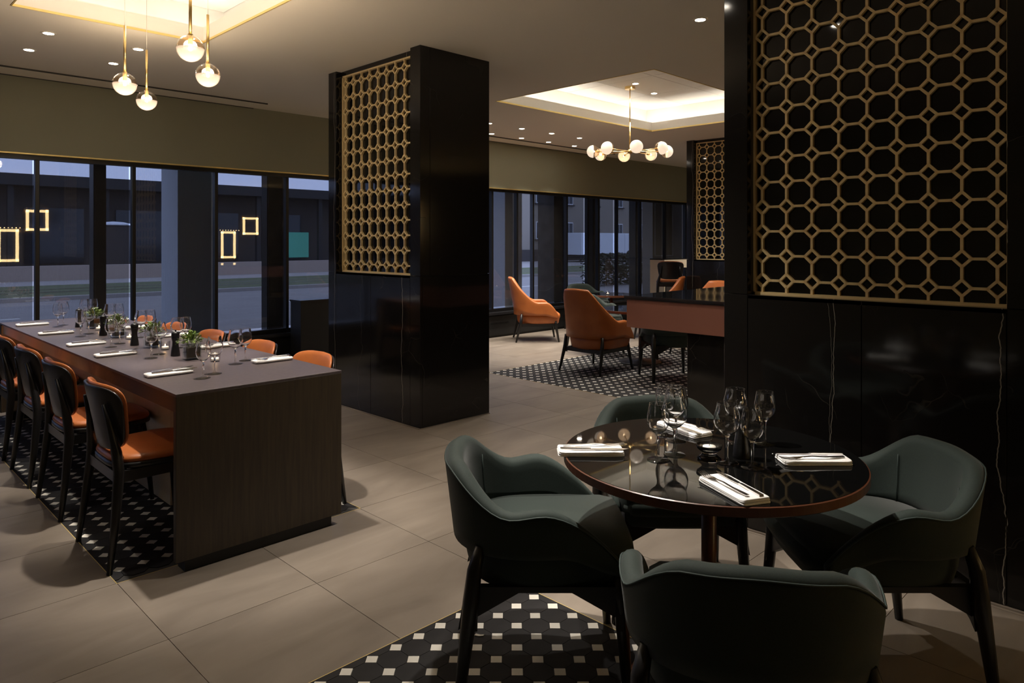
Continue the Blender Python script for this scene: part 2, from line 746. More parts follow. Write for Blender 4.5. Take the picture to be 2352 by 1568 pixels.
# ---- ceiling with two coffers
def grid_minus(x0, x1, y0, y1, holes):
    rs = [(x0, x1, y0, y1)]
    for h in holes:
        rs = [q for r_ in rs for q in rect_minus(r_, h)]
    return rs


mb = MB()
for r_ in grid_minus(X0, X1, YF, WY + .25, (COF1, COF2)):
    mb.box((r_[0], r_[2], CEIL), (r_[1], r_[3], CEIL + .03))
ceiling = struct(mb.build('ceiling', 'ceiling_paint'), 'warm grey plaster ceiling')


def coffer(c, label, upper, nlx, nly, led='cove_led'):
    x0, x1, y0, y1 = c
    out = .26
    ztop = upper
    u0, u1, v0, v1 = x0 - out, x1 + out, y0 - out, y1 + out
    shell = MB()
    for a, b in (((u0 - .02, v0 - .02), (u0, v1 + .02)), ((u1, v0 - .02), (u1 + .02, v1 + .02)), ((u0, v0 - .02), (u1, v0)), ((u0, v1), (u1, v1 + .02))):
        shell.box((a[0], a[1], CEIL + .03), (b[0], b[1], ztop + .03))
    shell.box((u0 - .02, v0 - .02, ztop + .012), (u1 + .02, v1 + .02, ztop + .03))
    root = shell.build('ceiling_coffer', 'coffer_white')
    root['kind'] = 'structure'
    root['label'] = label
    t_ = .015
    for a, b in (((x0 - t_, y0 - t_), (x0, y1 + t_)), ((x1, y0 - t_), (x1 + t_, y1 + t_)), ((x0, y0 - t_), (x1, y0)), ((x0, y1), (x1, y1 + t_))):
        MB().box((a[0] - .002, a[1] - .002, CEIL + .0121), (b[0] + .002, b[1] + .002, CEIL + .115)).build('coffer_upstand', 'coffer_white', root)
    # brass edge
    e = .012
    for a, b in (((x0 - .004, y0 - .004), (x0 + e * .4, y1 + .004)), ((x1 - e * .4, y0 - .004), (x1 + .004, y1 + .004)), ((x0, y0 - .004), (x1, y0 + e * .4)), ((x0, y1 - e * .4), (x1, y1 + .004))):
        MB().box((a[0], a[1], CEIL - .003), (b[0], b[1], CEIL + .012)).build('brass_edge', 'brass_trim', root)
    # led strips lying on the ledge
    q = .13
    for a, b in (((x0 - q - .02, y0 - q), (x0 - q, y1 + q)), ((x1 + q, y0 - q), (x1 + q + .02, y1 + q)), ((x0 - q, y0 - q - .02), (x1 + q, y0 - q)), ((x0 - q, y1 + q), (x1 + q, y1 + q + .02))):
        MB().box((a[0], a[1], CEIL + .03), (b[0], b[1], CEIL + .045)).build('led_strip', led, root)
    # ceiling boards
    dx, dy = (u1 - u0) / nlx, (v1 - v0) / nly
    for i in range(nlx):
        for j in range(nly):
            MB().box((u0 + i * dx + .003, v0 + j * dy + .003, ztop), (u0 + (i + 1) * dx - .003, v0 + (j + 1) * dy - .003, ztop + .012)).build('ceiling_board', 'coffer_white', root)
    return root


UP2 = 3.21
coffer(COF1, 'glowing recessed ceiling coffer above the long dining table', 3.21, 2, 3, 'cove_led_dim')
coffer(COF2, 'glowing recessed ceiling coffer above the orange lounge chairs', UP2, 4, 4)

# slot diffusers beside the window wall
for a, b, lb in ((-1.2, 3.5, 'long slot air diffuser in ceiling over the left windows'), (5.0, 9.6, 'long slot air diffuser in ceiling over the right windows')):
    v = thing('slot_diffuser', lb, 'air vent', ((a + b) / 2, 7.34, CEIL))
    hw = (b - a) / 2
    MB().box((-hw, -.165, -.006), (hw, .165, -.001)).build('diffuser_plate', 'ceiling_paint', v)
    MB().box((-hw, -.175, -.012), (hw, -.160, -.001)).build('diffuser_lip', 'dark_wall', v)
    MB().box((-hw, .160, -.012), (hw, .175, -.001)).build('diffuser_lip', 'dark_wall', v)

# ---- walls
TRIM_Z = 2.19
SILL = .40
struct(MB().box((X0 - .15, WY, TRIM_Z), (X1, WY + .35, CEIL)).build('wall_back', 'olive_paint'), 'olive painted wall above the windows')
struct(MB().box((X0 - .15, WY - .012, TRIM_Z - .012), (X1, WY + .05, TRIM_Z)).build('trim_1', 'brass_trim'), 'thin brass strip along the top of the windows')
wl = struct(MB().box((X0 - .15, WY + .02, -.12), (X1, WY + .35, SILL - .05)).build('wall_back_lower', 'plinth_black'), 'black parapet under the windows')
mb = MB()
mb.box((X0, WY - .035, SILL - .07), (X1, WY + .3, SILL - .035))
mb.build('window_sill', 'sill_black', wl)
for k in range(10):
    xx = 5.3 + k * .8
    MB().box((xx + .004, WY + .004, .03), (xx + .796, WY + .02, SILL - .09)).build('parapet_panel', 'plinth_black', wl)
    vg = MB()
    for q in range(16):
        vg.box((xx + .2 + q * .024, WY, .19), (xx + .212 + q * .024, WY + .006, .215))
    vg.build('vent_slots', 'frame_black', wl)
struct(MB().box((X0 - .15, YF, -.12), (X0, WY, CEIL)).build('wall_left', 'olive_paint'))
struct(MB().box((X1, YF, -.12), (X1 + .15, WY + .35, CEIL)).build('wall_right', 'dark_wall'))
wf = struct(MB().box((X0 - .15, YF - .15, -.12), (X1 + .15, YF, CEIL)).build('wall_front', 'dark_wall'))
struct(MB().box((X0, YF - .15, CEIL + .44), (X1, WY + .35, CEIL + .5)).build('ceiling_slab', 'dark_wall'))

# ---- windows: posts, panes, outer mesh screens
GY = 7.60
posts = [-2.55, -1.74, -.92, -.1, .7, 1.51, 2.317, 3.128, 3.94, 4.75, 5.56, 6.37, 7.18, 7.70, 8.055, 8.86, 9.40, 9.69, 10.23, 10.95, 11.77, 12.5, 13.3]
for k in range(len(posts) - 1):
    a, b = posts[k], posts[k + 1]
    wn = bpy.data.objects.new('window_%d' % (k + 1), None)
    col.objects.link(wn)
    wn.location = ((a + b) / 2, GY, SILL)
    struct(wn)
    hw = (b - a) / 2
    pw = .017
    MB().box((-hw - pw, -.02, -.035), (-hw + pw, .045, TRIM_Z - SILL)).build('frame_post', 'frame_black', wn, .004)
    MB().box((-hw, -.018, -.035), (hw, .04, .012)).build('bottom_rail', 'frame_black', wn)
    MB().box((-hw, -.03, TRIM_Z - SILL - .05), (hw, .05, TRIM_Z - SILL)).build('top_rail', 'frame_black', wn)
    MB().box((-hw + pw, .004, .012), (hw - pw, .008, TRIM_Z - SILL - .05)).build('pane', 'window_glass', wn)
    if not (abs(a - 7.70) < .01):          # one pane has its screen rolled up
        MB().box((-hw + pw + .006, .064, .03), (hw - pw - .006, .065, TRIM_Z - SILL)).build('mesh_screen', 'screen_mesh', wn)
# thicker secondary frames seen behind the panes
for xa, xb, ya, lb in ((2.07, 2.17, 8.0, 'slim dark facade post behind second window from left'), (3.89, 4.10, 8.0, 'broad dark facade post next to the marble column'), (9.95, 10.13, 7.95, 'slim dark facade post behind the right windows'),
                       (11.25, 11.42, 7.95, 'slim dark facade post left of the bar stool')):
    ps = thing('facade_post', lb, 'post', ((xa + xb) / 2, ya, -.12))
    h = (xb - xa) / 2
    MB().box((-h, -.05, 0), (h, .12, 2.6)).build('post_shaft', 'pillar_stone', ps)
    MB().box((-h - .012, -.04, 0), (-h, .1, 2.6)).build('post_cover', 'frame_black', ps)

# ================================================================== OUTDOORS
GZ = -.10
gr = struct(MB().box((-30, WY + .35, -.5), (110, 21, GZ)).build('street', 'asphalt'), 'grey asphalt street outside the windows')
struct(MB().box((-30, WY + .35, -.4), (110, 10.6, GZ + .06)).build('pavement', 'paving'), 'pale pavement outside the windows')
for i in range(8):
    MB().box((-9 + i * 8.6, 16.5, GZ), (-5.6 + i * 8.6, 16.62, GZ + .004)).build('road_line', 'road_paint', gr)
struct(MB().box((-30, 21, -.4), (110, 21.25, GZ + .1)).build('kerb', 'paving'), 'stone kerb beyond the street')
lw = struct(MB().box((-30, 21.25, -.4), (110, 28.2, GZ + .02)).build('lawn_strip', 'lawn'), 'grass tram bed beyond the street')
MB().box((-30, 24.0, GZ), (110, 24.12, GZ + .05)).build('rail', 'steel', lw)
MB().box((-30, 25.5, GZ), (110, 25.62, GZ + .05)).build('rail', 'steel', lw)
struct(MB().box((-30, 28.2, -.4), (110, 60, GZ + .02)).build('far_pavement', 'paving'), 'pale far pavement')
tag(MB().box((-25, 31.4, GZ), (26, 31.9, .48)).build('tram_platform_wall', 'concrete'), 'low concrete wall behind the grass tram bed', 'wall')
# square street pillars of the arcade
for xa, lb in ((3.06, 'pale square arcade pillar outside the left windows'), (8.335, 'pale square arcade pillar outside by left orange armchair')):
    pl = thing('arcade_pillar', lb, 'pillar', (xa + .205, 8.765, GZ + .06))
    MB().box((-.205, -.265, 0), (.205, .265, 4.2)).build('pillar_shaft', 'pillar_render', pl, .01)
    MB().box((-.215, -.275, 0), (.215, .275, .12)).build('pillar_base', 'concrete', pl)
pl = thing('arcade_pillar', 'dark mottled stone pillar outside behind the lounge table', 'pillar', (9.62, 8.6, GZ + .06))
MB().box((-.16, -.2, 0), (.16, .2, 4.2)).build('pillar_shaft', 'pillar_stone', pl, .01)
MB().box((-.17, -.21, 0), (.17, .21, .12)).build('pillar_base', 'concrete', pl)
# arcade soffit above the pavement
struct(MB().box((X0 - 3, WY + .35, 3.1), (X1 + 3, 9.3, 4.3)).build('arcade_soffit', 'facade_dark'), 'dark arcade soffit over the pavement')
# low dark pavilion across the street
pv = thing('pavilion', 'long low dark pavilion across the street behind left windows', 'building', (6, 42, GZ))
MB().box((-34, 0, 0), (24.5, 9, 4.2)).build('pavilion_wall', 'facade_dark', pv)
MB().box((-35, -1.6, 4.2), (25.5, 9.5, 4.75)).build('roof', 'roof_dark', pv)
for k in range(12):
    xx = -31 + k * 4.1
    MB().box((xx, -.1, .4), (xx + 2.6, .05, 3.2)).build('shop_window', 'pane_dark', pv)
    MB().box((xx + 3.2, -1.3, 0), (xx + 3.45, -1.05, 4.2)).build('canopy_post', 'roof_dark', pv)
MB().box((15.4, -.2, .5), (17.2, -.08, 2.1)).build('teal_panel', 'teal_panel', pv)
# covered kiosk on the platform
ks = thing('kiosk', 'small dark kiosk with pale domed roof across the street', 'kiosk', (9.4, 33.5, GZ))
MB().box((-.5, -.5, 0), (.5, .5, 2.2)).build('kiosk_body', 'facade_dark', ks)
MB().loft([[(x * .56 * q, y * .56 * q, 2.2 + z) for x, y in ((-1, -1), (1, -1), (1, 1), (-1, 1))] for q, z in ((1, 0), (1, .05), (.6, .13), (.1, .16))], False).build('roof', 'pillar_render', ks)
# apartment house
ah = thing('apartment_house', 'grey rendered apartment house across the street with white windows', 'building', (52, 37, GZ))
MB().box((-19, 0, 0), (34, 10, 13)).build('house_wall', 'facade_render', ah)
MB().box((-19.05, -.06, 0), (34, 0, .9)).build('base_course', 'facade_dark', ah)
for fl in range(3):
    for k in range(14):
        wx = -15.3 + k * 3.35
        z0 = 1.75 + fl * 2.75
        wobj = MB().box((wx - .5, -.05, z0 - .05), (wx + .5, .02, z0 + 1.3)).build('house_window', 'window_white', ah)
        MB().box((wx - .42, -.07, z0 + .03), (wx - .03, -.045, z0 + 1.22)).build('window_pane', 'pane_dark', wobj)
        MB().box((wx + .03, -.07, z0 + .03), (wx + .42, -.045, z0 + 1.22)).build('window_pane', 'pane_dark', wobj)
        MB().box((wx - .62, -.16, z0 - .15), (wx + .62, .02, z0 - .05)).build('sill_ledge', 'facade_dark', ah)
# parked truck
tk = thing('delivery_truck', 'white box truck parked across the street behind the hedge', 'truck', (42.6, 33.6, GZ))
MB().box((-3.0, -1.05, .55), (2.2, 1.05, 2.15)).build('cargo_box', 'truck_white', tk, .03)
MB().box((2.3, -1.0, .45), (3.9, 1.0, 2.15)).build('cab', 'truck_white', tk, .12, 3)
MB().box((3.0, -1.02, 1.1), (3.75, -.98, 1.75)).build('cab_window', 'pane_dark', tk)
MB().box((-3.0, -.9, .3), (3.8, .9, .55)).build('chassis', 'tyre', tk)
for wx in (-2.0, 2.9):
    MB().lathe([(0, -.12), (.42, -.12), (.42, .12), (0, .12)], 20, False, Matrix.Translation((wx, -.92, .42)) @ Matrix.Rotation(R(90), 4, 'X')).build('wheel', 'tyre', tk)
# clipped hedge: real leaves
hd = thing('hedge', 'dark clipped hedge between the street and the pavement', 'hedge', (23, 15, GZ))
mb = MB()
for k in range(9500):
    x, y, z = random.uniform(-4.4, 4.6), random.uniform(-.35, .35), random.uniform(.03, 1.1)
    a = random.uniform(0, 6.28)
    M_ = Matrix.Translation((x, y, z)) @ Matrix.Rotation(a, 4, 'Z') @ Matrix.Rotation(random.uniform(-1, 1), 4, 'X')
    q = random.uniform(.045, .085)
    mb.add([(-q, 0, 0), (0, -q * .5, .01), (q, 0, 0), (0, q * .5, .01)], [(0, 1, 2, 3)], False, M_)
ho = mb.build('foliage', 'hedge_leaf', hd)
ho['kind'] = 'stuff'
for k in range(22):
    x = -4.2 + k * .4
    MB().tube([(x, 0, 0), (x + random.uniform(-.1, .1), random.uniform(-.1, .1), .9)], [.022, .008], 5).build('stem', 'bark', hd)
# beige wall return with a framed panel just outside the right end
bw = thing('framed_wall_panel', 'beige outdoor wall with pale rectangular frame beside the bar stool', 'wall panel', (12.85, 8.1, GZ))
MB().box((-.75, 0, 0), (.75, .25, 3.1)).build('wall_slab', 'panel_beige', bw)
for a, b in (((-.7, 1.2), (-.675, 2.3)), ((-.06, 1.2), (-.035, 2.3)), ((-.7, 1.2), (-.035, 1.225)), ((-.7, 2.275), (-.035, 2.3))):
    MB().box((a[0], -.02, a[1]), (b[0], 0, b[1])).build('frame_bar', 'window_white', bw)


# ================================================================== MARBLE COLUMNS WITH BRASS LATTICE
def lattice_mesh():
    """octagon-and-square brass grille, local y across (1.053), z up (1.67), x = depth"""
    W, H = 1.053, 1.67
    ny, nz_ = 9, 14
    py = .121
    y_off = (W - 8 * py) / 2
    pz = H / nz_
    r = .033                     # half diagonal of the little square
    bw_, bd = .0056, .018
    mb = MB()

    def bar(p, q, ext=.004):
        p, q = Vector((0, *p)), Vector((0, *q))
        d = (q - p).normalized()
        n = Vector((0, -d.z, d.y))
        p = p - d * ext
        q = q + d * ext
        vs = []
        for x in (0, bd):
            vs += [p + n * bw_ + Vector((x, 0, 0)), q + n * bw_ + Vector((x, 0, 0)), q - n * bw_ + Vector((x, 0, 0)), p - n * bw_ + Vector((x, 0, 0))]
        mb.add(vs, [(0, 1, 2, 3), (7, 6, 5, 4), (0, 4, 5, 1), (1, 5, 6, 2), (2, 6, 7, 3), (3, 7, 4, 0)])
    for i in range(ny):
        for j in range(nz_):
            y, z = y_off + i * py, (j + .5) * pz
            c = [(y + r, z), (y, z + r), (y - r, z), (y, z - r)]
            for k in range(4):
                bar(c[k], c[(k + 1) % 4], .002)
            bar((y + r, z), (y + py - r, z) if i < ny - 1 else (W, z))
            if i == 0:
                bar((0, z), (y - r, z))
            bar((y, z + r), (y, z + pz - r) if j < nz_ - 1 else (y, H))
            if j == 0:
                bar((y, 0), (y, z - r))
    me = mb.mesh('lattice_screen')
    me.materials.append(MATS['brass_satin'])
    return me


LAT = lattice_mesh()


def column(x0, y1, label, depth=.705, width=1.303):
    """front face x = x0 looks to -x; y1 is its far side"""
    y0 = y1 - width
    x1 = x0 + depth
    c = thing('marble_column', label, 'column', (x0 + depth / 2, (y0 + y1) / 2, 0), 0, 'marble columns with brass lattice')
    off = Vector((x0 + depth / 2, (y0 + y1) / 2, 0))

    def B(nm_, a, b, mt='marble', bev=.0015):
        mb_ = MB().box(tuple(Vector(a) - off), tuple(Vector(b) - off))
        return mb_.build(nm_, mt, c, bev, 1)
    t = .02
    zl = 1.143
    mg = .125
    rec = .08
    B('column_core', (x0 + rec + .012, y0 + t, 0), (x1 - t, y1 - t, CEIL), 'plinth_black', 0)
    B('lower_core', (x0 + t, y0 + t, 0), (x0 + rec + .012, y1 - t, zl - .02), 'plinth_black', 0)
    B('backing_panel', (x0 + rec + .004, y0 + mg - .01, zl), (x0 + rec + .012, y1 - mg + .01, CEIL - .03), 'black_glass', 0)
    g = .001
    # lower front slabs
    ys = [y0, y0 + mg, (y0 + y1) / 2, y1 - mg, y1]
    for k in range(4):
        B('marble_panel', (x0, ys[k] + g, .008), (x0 + t, ys[k + 1] - g, zl - g))
    B('ledge_panel', (x0, y0 + mg, zl - .02), (x0 + rec + .004, y1 - mg, zl))
    # upper margins, solid posts either side of the recess
    B('marble_panel', (x0, y0 + g, zl + g), (x0 + rec + .012, y0 + mg - g, CEIL))
    B('marble_panel', (x0, y1 - mg + g, zl + g), (x0 + rec + .012, y1 - g, CEIL))
    B('head_panel', (x0 + rec - .03, y0 + mg, 2.832), (x0 + rec + .012, y1 - mg, CEIL))
    # side and rear slabs
    for ya, yb in ((y0, y0 + t), (y1 - t, y1)):
        B('marble_panel', (x0 + t + g, ya, .008), (x1, yb, zl - g))
        B('marble_panel', (x0 + rec + .013, ya, zl + g), (x1, yb, CEIL))
    B('marble_panel', (x1 - t, y0 + t, .008), (x1, y1 - t, CEIL))
    # base strip
    B('base_strip', (x0 - .012, y0 - .004, 0), (x1 + .004, y1 + .004, .006), 'porcelain', 0)
    # brass
    la = obj('lattice_screen', LAT, None, c, (x0 + rec - .016 - off.x, y0 + mg - off.y, 1.152))
    fr = MB()
    f0, f1 = y0 + mg - off.y, y1 - mg - off.y
    xa, xb = x0 + rec - .022 - off.x, x0 + rec + .004 - off.x
    fr.box((xa, f0, 1.143), (xb, f1, 1.155))
    fr.box((xa, f0, 2.82), (xb, f1, 2.832))
    fr.box((xa, f0, 1.143), (xb, f0 + .010, 2.832))
    fr.box((xa, f1 - .010, 1.143), (xb, f1, 2.832))
    fr.build('lattice_frame', 'brass_satin', c)
    return c


column(3.26, 5.53, 'black marble column with brass lattice in the middle beside the long table')
column(3.26, 1.762, 'black marble column with big brass lattice behind the round table at right')
column(9.13, 5.53, 'far black marble column with brass lattice behind the lounge chairs')

# ================================================================== LIGHT FITTINGS
lens_me = MB().lathe([(0, -.002), (.034, -.002), (.034, .004), (0, .004)], 20, False).mesh('lens')
lens_me.materials.append(MATS['lamp_lens'])
ring_me = MB().lathe([(.034, -.004), (.047, -.004), (.05, 0), (.05, .004), (.034, .004)], 24, False, closed=True).mesh('trim_ring')
ring_me.materials.append(MATS['ceiling_paint'])


def downlight(x, y, z, label, power=SPOT_W, angle=84, blend=.9, aim=None):
    d = thing('downlight', label, 'ceiling light', (x, y, z), 0, 'recessed ceiling downlights')
    obj('trim_ring', ring_me, None, d)
    obj('lens', lens_me, None, d)
    ld = bpy.data.lights.new('downlight_beam', 'SPOT')
    ld.energy = power
    ld.color = WARM
    ld.spot_size = R(angle)
    ld.spot_blend = blend
    ld.shadow_soft_size = .03
    lo = bpy.data.objects.new('downlight_beam', ld)
    col.objects.link(lo)
    lo.parent = d
    lo.location = (0, 0, -.012)
    if aim:
        lo.rotation_euler = (Vector(aim) - Vector((x, y, z - .012))).to_track_quat('-Z', 'Y').to_euler()
    return d


for x, y, lb in ((1.23, 5.845, 'leftmost but one recessed downlight near the left coffer'), (1.23, 6.455, 'leftmost recessed downlight in the ceiling'),
                 (1.815, 5.845, 'recessed downlight right behind the pendant cords'), (1.815, 6.455, 'recessed downlight just left of the tallest pendant rod by the wall'),
                 (4.2, 2.44, 'single recessed downlight at top beside the right column')):
    downlight(x, y, CEIL, lb, SPOT_W * (.6 if x > 4 else 1))
for k, x in enumerate((6.03, 6.61, 7.19, 7.78)):
    downlight(x, 6.43, CEIL, ('first', 'second', 'third', 'fourth')[k] + ' from left of front row of downlights right of middle column', SPOT_W * 1.15)
for k, x in enumerate((6.63, 7.21, 7.78, 8.37)):
    downlight(x, 7.02, CEIL, ('first', 'second', 'third', 'fourth')[k] + ' from left of rear row of downlights by right windows', SPOT_W * 1.2)
for x, y, lb in ((6.05, 4.85, 'left downlight inside the bright far coffer'), (6.75, 4.75, 'downlight behind chandelier rod in far coffer'), (7.35, 4.9, 'downlight right of chandelier rod in far coffer'), (7.3, 4.1, 'rightmost downlight in far coffer')):
    downlight(x, y, UP2, lb, SPOT_W * 1.1, 120)
for k, (x, y, p_) in enumerate(((2.45, 2.2, 2.0), (3.3, 2.44, 1.0), (.2, 3.6, .15))):
    downlight(x, y, CEIL, 'recessed downlight overhead outside the picture', SPOT_W * p_)
for x, y in ((11.6, 6.0), (10.7, 5.0), (12.4, 5.2)):  # unseen fill lamps added to brighten the far right wall and ceiling
    downlight(x, y, CEIL, 'added fill downlight hidden behind the right marble column', SPOT_W * 1.4, 130)
for x, y, p_, aim_ in ((1.72, 1.85, 105, (1.98, 1.2, .74)), (1.5, 3.45, 85, None), (1.5, 4.45, 85, None)):
    downlight(x, y, CEIL, 'narrow beam downlight overhead outside the picture', p_, 46, .6, aim_)


def half_globe(r, upper, n=28, th=.003):
    """hollow half sphere, upper or lower"""
    pr = []
    for k in range(9):
        a = PI / 2 * k / 8
        pr.append((r * math.cos(a), r * math.sin(a)))
    pi = [((r - th) * math.cos(PI / 2 * k / 8), (r - th) * math.sin(PI / 2 * k / 8)) for k in range(8, -1, -1)]
    sgn = 1 if upper else -1
    prof = [(max(0, a) if a > 1e-4 else 0, b * sgn) for a, b in pr + pi]
    return MB().lathe(prof, n, True, closed=True)


def pendant(x, y, z, label):
    r = .065
    p = thing('pendant_lamp', label, 'pendant lamp', (x, y, z), 0, 'globe pendants over the long table')
    half_globe(r, True).build('clear_half', 'globe_clear', p)
    half_globe(r - .001, False).build('frosted_half', 'globe_frost', p)
    MB().lathe([(0, .02), (.012, .02), (.012, r + .006), (0, r + .006)], 16, False).build('lamp_holder', 'brass', p)
    MB().lathe([(0, -.012), (.008, -.008), (.011, .004), (.008, .016), (0, .02)], 14).build('bulb', 'bulb', p)
    MB().tube([(0, 0, r), (0, 0, r + .27)], .0075, 12).build('brass_rod', 'brass', p)
    MB().tube([(0, 0, r + .27), (0, 0, 3.21 - z)], .0016, 6).build('cord', 'cord_white', p)
    MB().lathe([(0, 3.19 - z), (.03, 3.19 - z), (.03, 3.21 - z), (0, 3.21 - z)], 20, False).build('canopy', 'brass', p)
    ld = bpy.data.lights.new('globe_glow', 'POINT')
    ld.energy = 7.5
    ld.color = WARM
    ld.shadow_soft_size = .05
    lo = bpy.data.objects.new('globe_glow', ld)
    col.objects.link(lo)
    lo.parent = p
    lo.location = (0, 0, -.025)


pendant(1.345, 3.57, 2.344, 'largest nearest globe pendant with half frosted glass')
pendant(1.59, 3.97, 2.32, 'rightmost globe pendant on brass rod')
pendant(1.313, 4.457, 2.305, 'leftmost globe pendant on brass rod')
pendant(1.62, 5.05, 2.336, 'lowest hanging farthest globe pendant on brass rod')

# chandelier
cx_, cy_, cz_ = 6.85, 4.9, 2.455
ch = thing('chandelier', 'brass chandelier with eight half frosted globes over lounge table', 'chandelier', (cx_, cy_, cz_))
MB().lathe([(0, UP2 - cz_ - .03), (.06, UP2 - cz_ - .03), (.06, UP2 - cz_), (0, UP2 - cz_)], 24, False).build('canopy', 'brass', ch)
MB().tube([(0, 0, .0), (0, 0, .34)], .0095, 12).build('rod', 'brass', ch)
MB().tube([(0, 0, .34), (0, 0, UP2 - cz_ - .02)], .006, 12).build('rod', 'brass', ch)
MB().lathe([(0, -.03), (.028, -.02), (.028, .02), (0, .03)], 20).build('hub', 'brass', ch)
gc, gf = half_globe(.075, True).mesh('clear_half'), half_globe(.074, False).mesh('frosted_half')
gc.materials.append(MATS['globe_clear'])
gf.materials.append(MATS['globe_lit'])
bulb_me = MB().lathe([(0, -.012), (.008, -.008), (.011, .004), (.008, .016), (0, .02)], 14).mesh('bulb')
bulb_me.materials.append(MATS['bulb'])
for k in range(8):
    a = R(45 + 180) + k * PI / 4
    d = Vector((math.cos(a), math.sin(a), 0))
    arm = MB().tube([tuple(d * .02), tuple(d * .36)], .0045, 8).build('arm', 'brass', ch)
    q = d.to_track_quat('-Z', 'Y')
    for nm_, me in (('clear_half', gc), ('frosted_half', gf), ('bulb', bulb_me)):
        o = obj(nm_, me, None, arm, tuple(d * .43))
        o.rotation_mode = 'QUATERNION'
        o.rotation_quaternion = q
    MB().tube([tuple(d * .355), tuple(d * .405)], .011, 10).build('lamp_holder', 'brass', arm)

# lit frames on the wall behind the camera (they show in the window glass)
for k, (x, z, wq, hq, lb) in enumerate(((3.66, 1.87, .42, .46, 'square backlit frame reflected in leftmost window post'), (3.13, 1.32, .38, .7, 'tall backlit frame reflected at far left of windows'),
                                        (8.5, 1.82, .42, .46, 'square backlit frame reflected beside the broad facade post'), (7.9, 1.32, .38, .7, 'tall backlit frame reflected in the fourth window'))):
    f = thing('backlit_frame', lb, 'wall light', (x, YF, z), 0, 'backlit frames behind the camera')
    for a, b in (((-wq, -hq), (-wq + .11, hq)), ((wq - .11, -hq), (wq, hq)), ((-wq, hq - .11), (wq, hq)), ((-wq, -hq), (wq, -hq + .11))):
        MB().box((a[0] * .5, .0, a[1] * .5), (b[0] * .5, .03, b[1] * .5)).build('light_bar', 'lit_frame', f)
for xa, xb, lb in ((2.4, 3.40, 'row of small warm bulbs reflected in left windows'), (7.3, 8.24, 'row of small warm bulbs reflected in fourth window')):
    f = thing('bulb_string', lb, 'string lights', ((xa + xb) / 2, YF, 1.70))
    n_ = int((xb - xa) / .07)
    MB().box(((xa - xb) / 2, 0, -.006), ((xb - xa) / 2, .02, .006)).build('batten', 'dark_wall', f)
    for q in range(n_):
        xx = (xa - xb) / 2 + .03 + q * .07
        MB().lathe([(0, -.014), (.011, -.008), (.014, 0), (.011, .008), (0, .014)], 10, True, Matrix.Translation((xx, .034, 0))).build('bulb', 'lit_frame', f)

# ================================================================== LONG DINING TABLE
TX0, TX1, TY0, TY1, TZ = 1.105, 1.895, 3.09, 6.82, .762
lt = thing('dining_table', 'long dark dining table with solid panel ends and marble spine', 'table', ((TX0 + TX1) / 2, (TY0 + TY1) / 2, 0))
hx, hy = (TX1 - TX0) / 2, (TY1 - TY0) / 2
MB().box((-hx, -hy, TZ - .012), (hx, hy, TZ)).build('tabletop', 'table_leather', lt, .001, 1)
for s in (-1, 1):
    MB().box((s * (hx - .015), -hy + .03, TZ - .085), (s * (hx - .035), hy - .03, TZ - .012)).build('apron', 'brown_onyx', lt)
    MB().box((-hx + .001, s * hy, .055), (hx - .001, s * (hy - .03), TZ - .012)).build('end_panel', 'dark_oak', lt, .001, 1)
    MB().box((-hx + .006, s * (hy - .03), .06), (hx - .006, s * (hy - .042), TZ - .02)).build('end_lining', 'beige_marble', lt)
    MB().box((-hx + .045, s * (hy - .022), 0), (hx - .045, s * (hy - .1), .06)).build('plinth', 'plinth_black', lt)
MB().box((-.115, -hy + .86, .0), (.06, hy - .042, TZ - .07)).build('spine_panel', 'beige_marble', lt)
MB().box((-hx + .035, -hy + .03, TZ - .03), (hx - .035, hy - .03, TZ - .012)).build('under_panel', 'dark_oak', lt)


# ================================================================== CHAIRS
def back_pad(w_top, w_bot, z0, z1, y_mid, lean, curve, th, front, nu=14, nr=5, ex=4.2):
    """rounded backrest plate; returns MB. front=+1 pads the front side"""
    mb_ = MB()
    hz = (z1 - z0) / 2
    zc = (z0 + z1) / 2

    def P_(u, v, off):
        wv_ = lerp(w_bot, w_top, (v + 1) / 2) / 2
        x = u * wv_
        y = y_mid - lean * v * hz + curve * (x / (w_top / 2)) ** 2 + off
        return (x, y, zc + v * hz)
    n = 40
    rings = []

    def ring(sc, off):
        r_ = []
        for k in range(n):
            a = 2 * PI * k / n
            c_, s_ = math.cos(a), math.sin(a)
            u = math.copysign(abs(c_) ** (2 / ex), c_) * sc
            v = math.copysign(abs(s_) ** (2 / ex), s_) * sc
            r_.append(P_(u, v, off))
        return r_
    if front:
        offs = [(.25, 0), (.6, 0), (.9, 0), (1, .004), (1.0, th * .5), (.96, th * .85), (.85, th), (.55, th * 1.12), (.2, th * 1.15)]
    else:
        offs = [(.2, 0), (.6, 0), (.93, 0), (.99, .0015), (1, th * .5), (.99, th - .0015), (.93, th), (.6, th), (.2, th)]
    mb_.loft([ring(*o_) for o_ in offs], True)
    return mb_


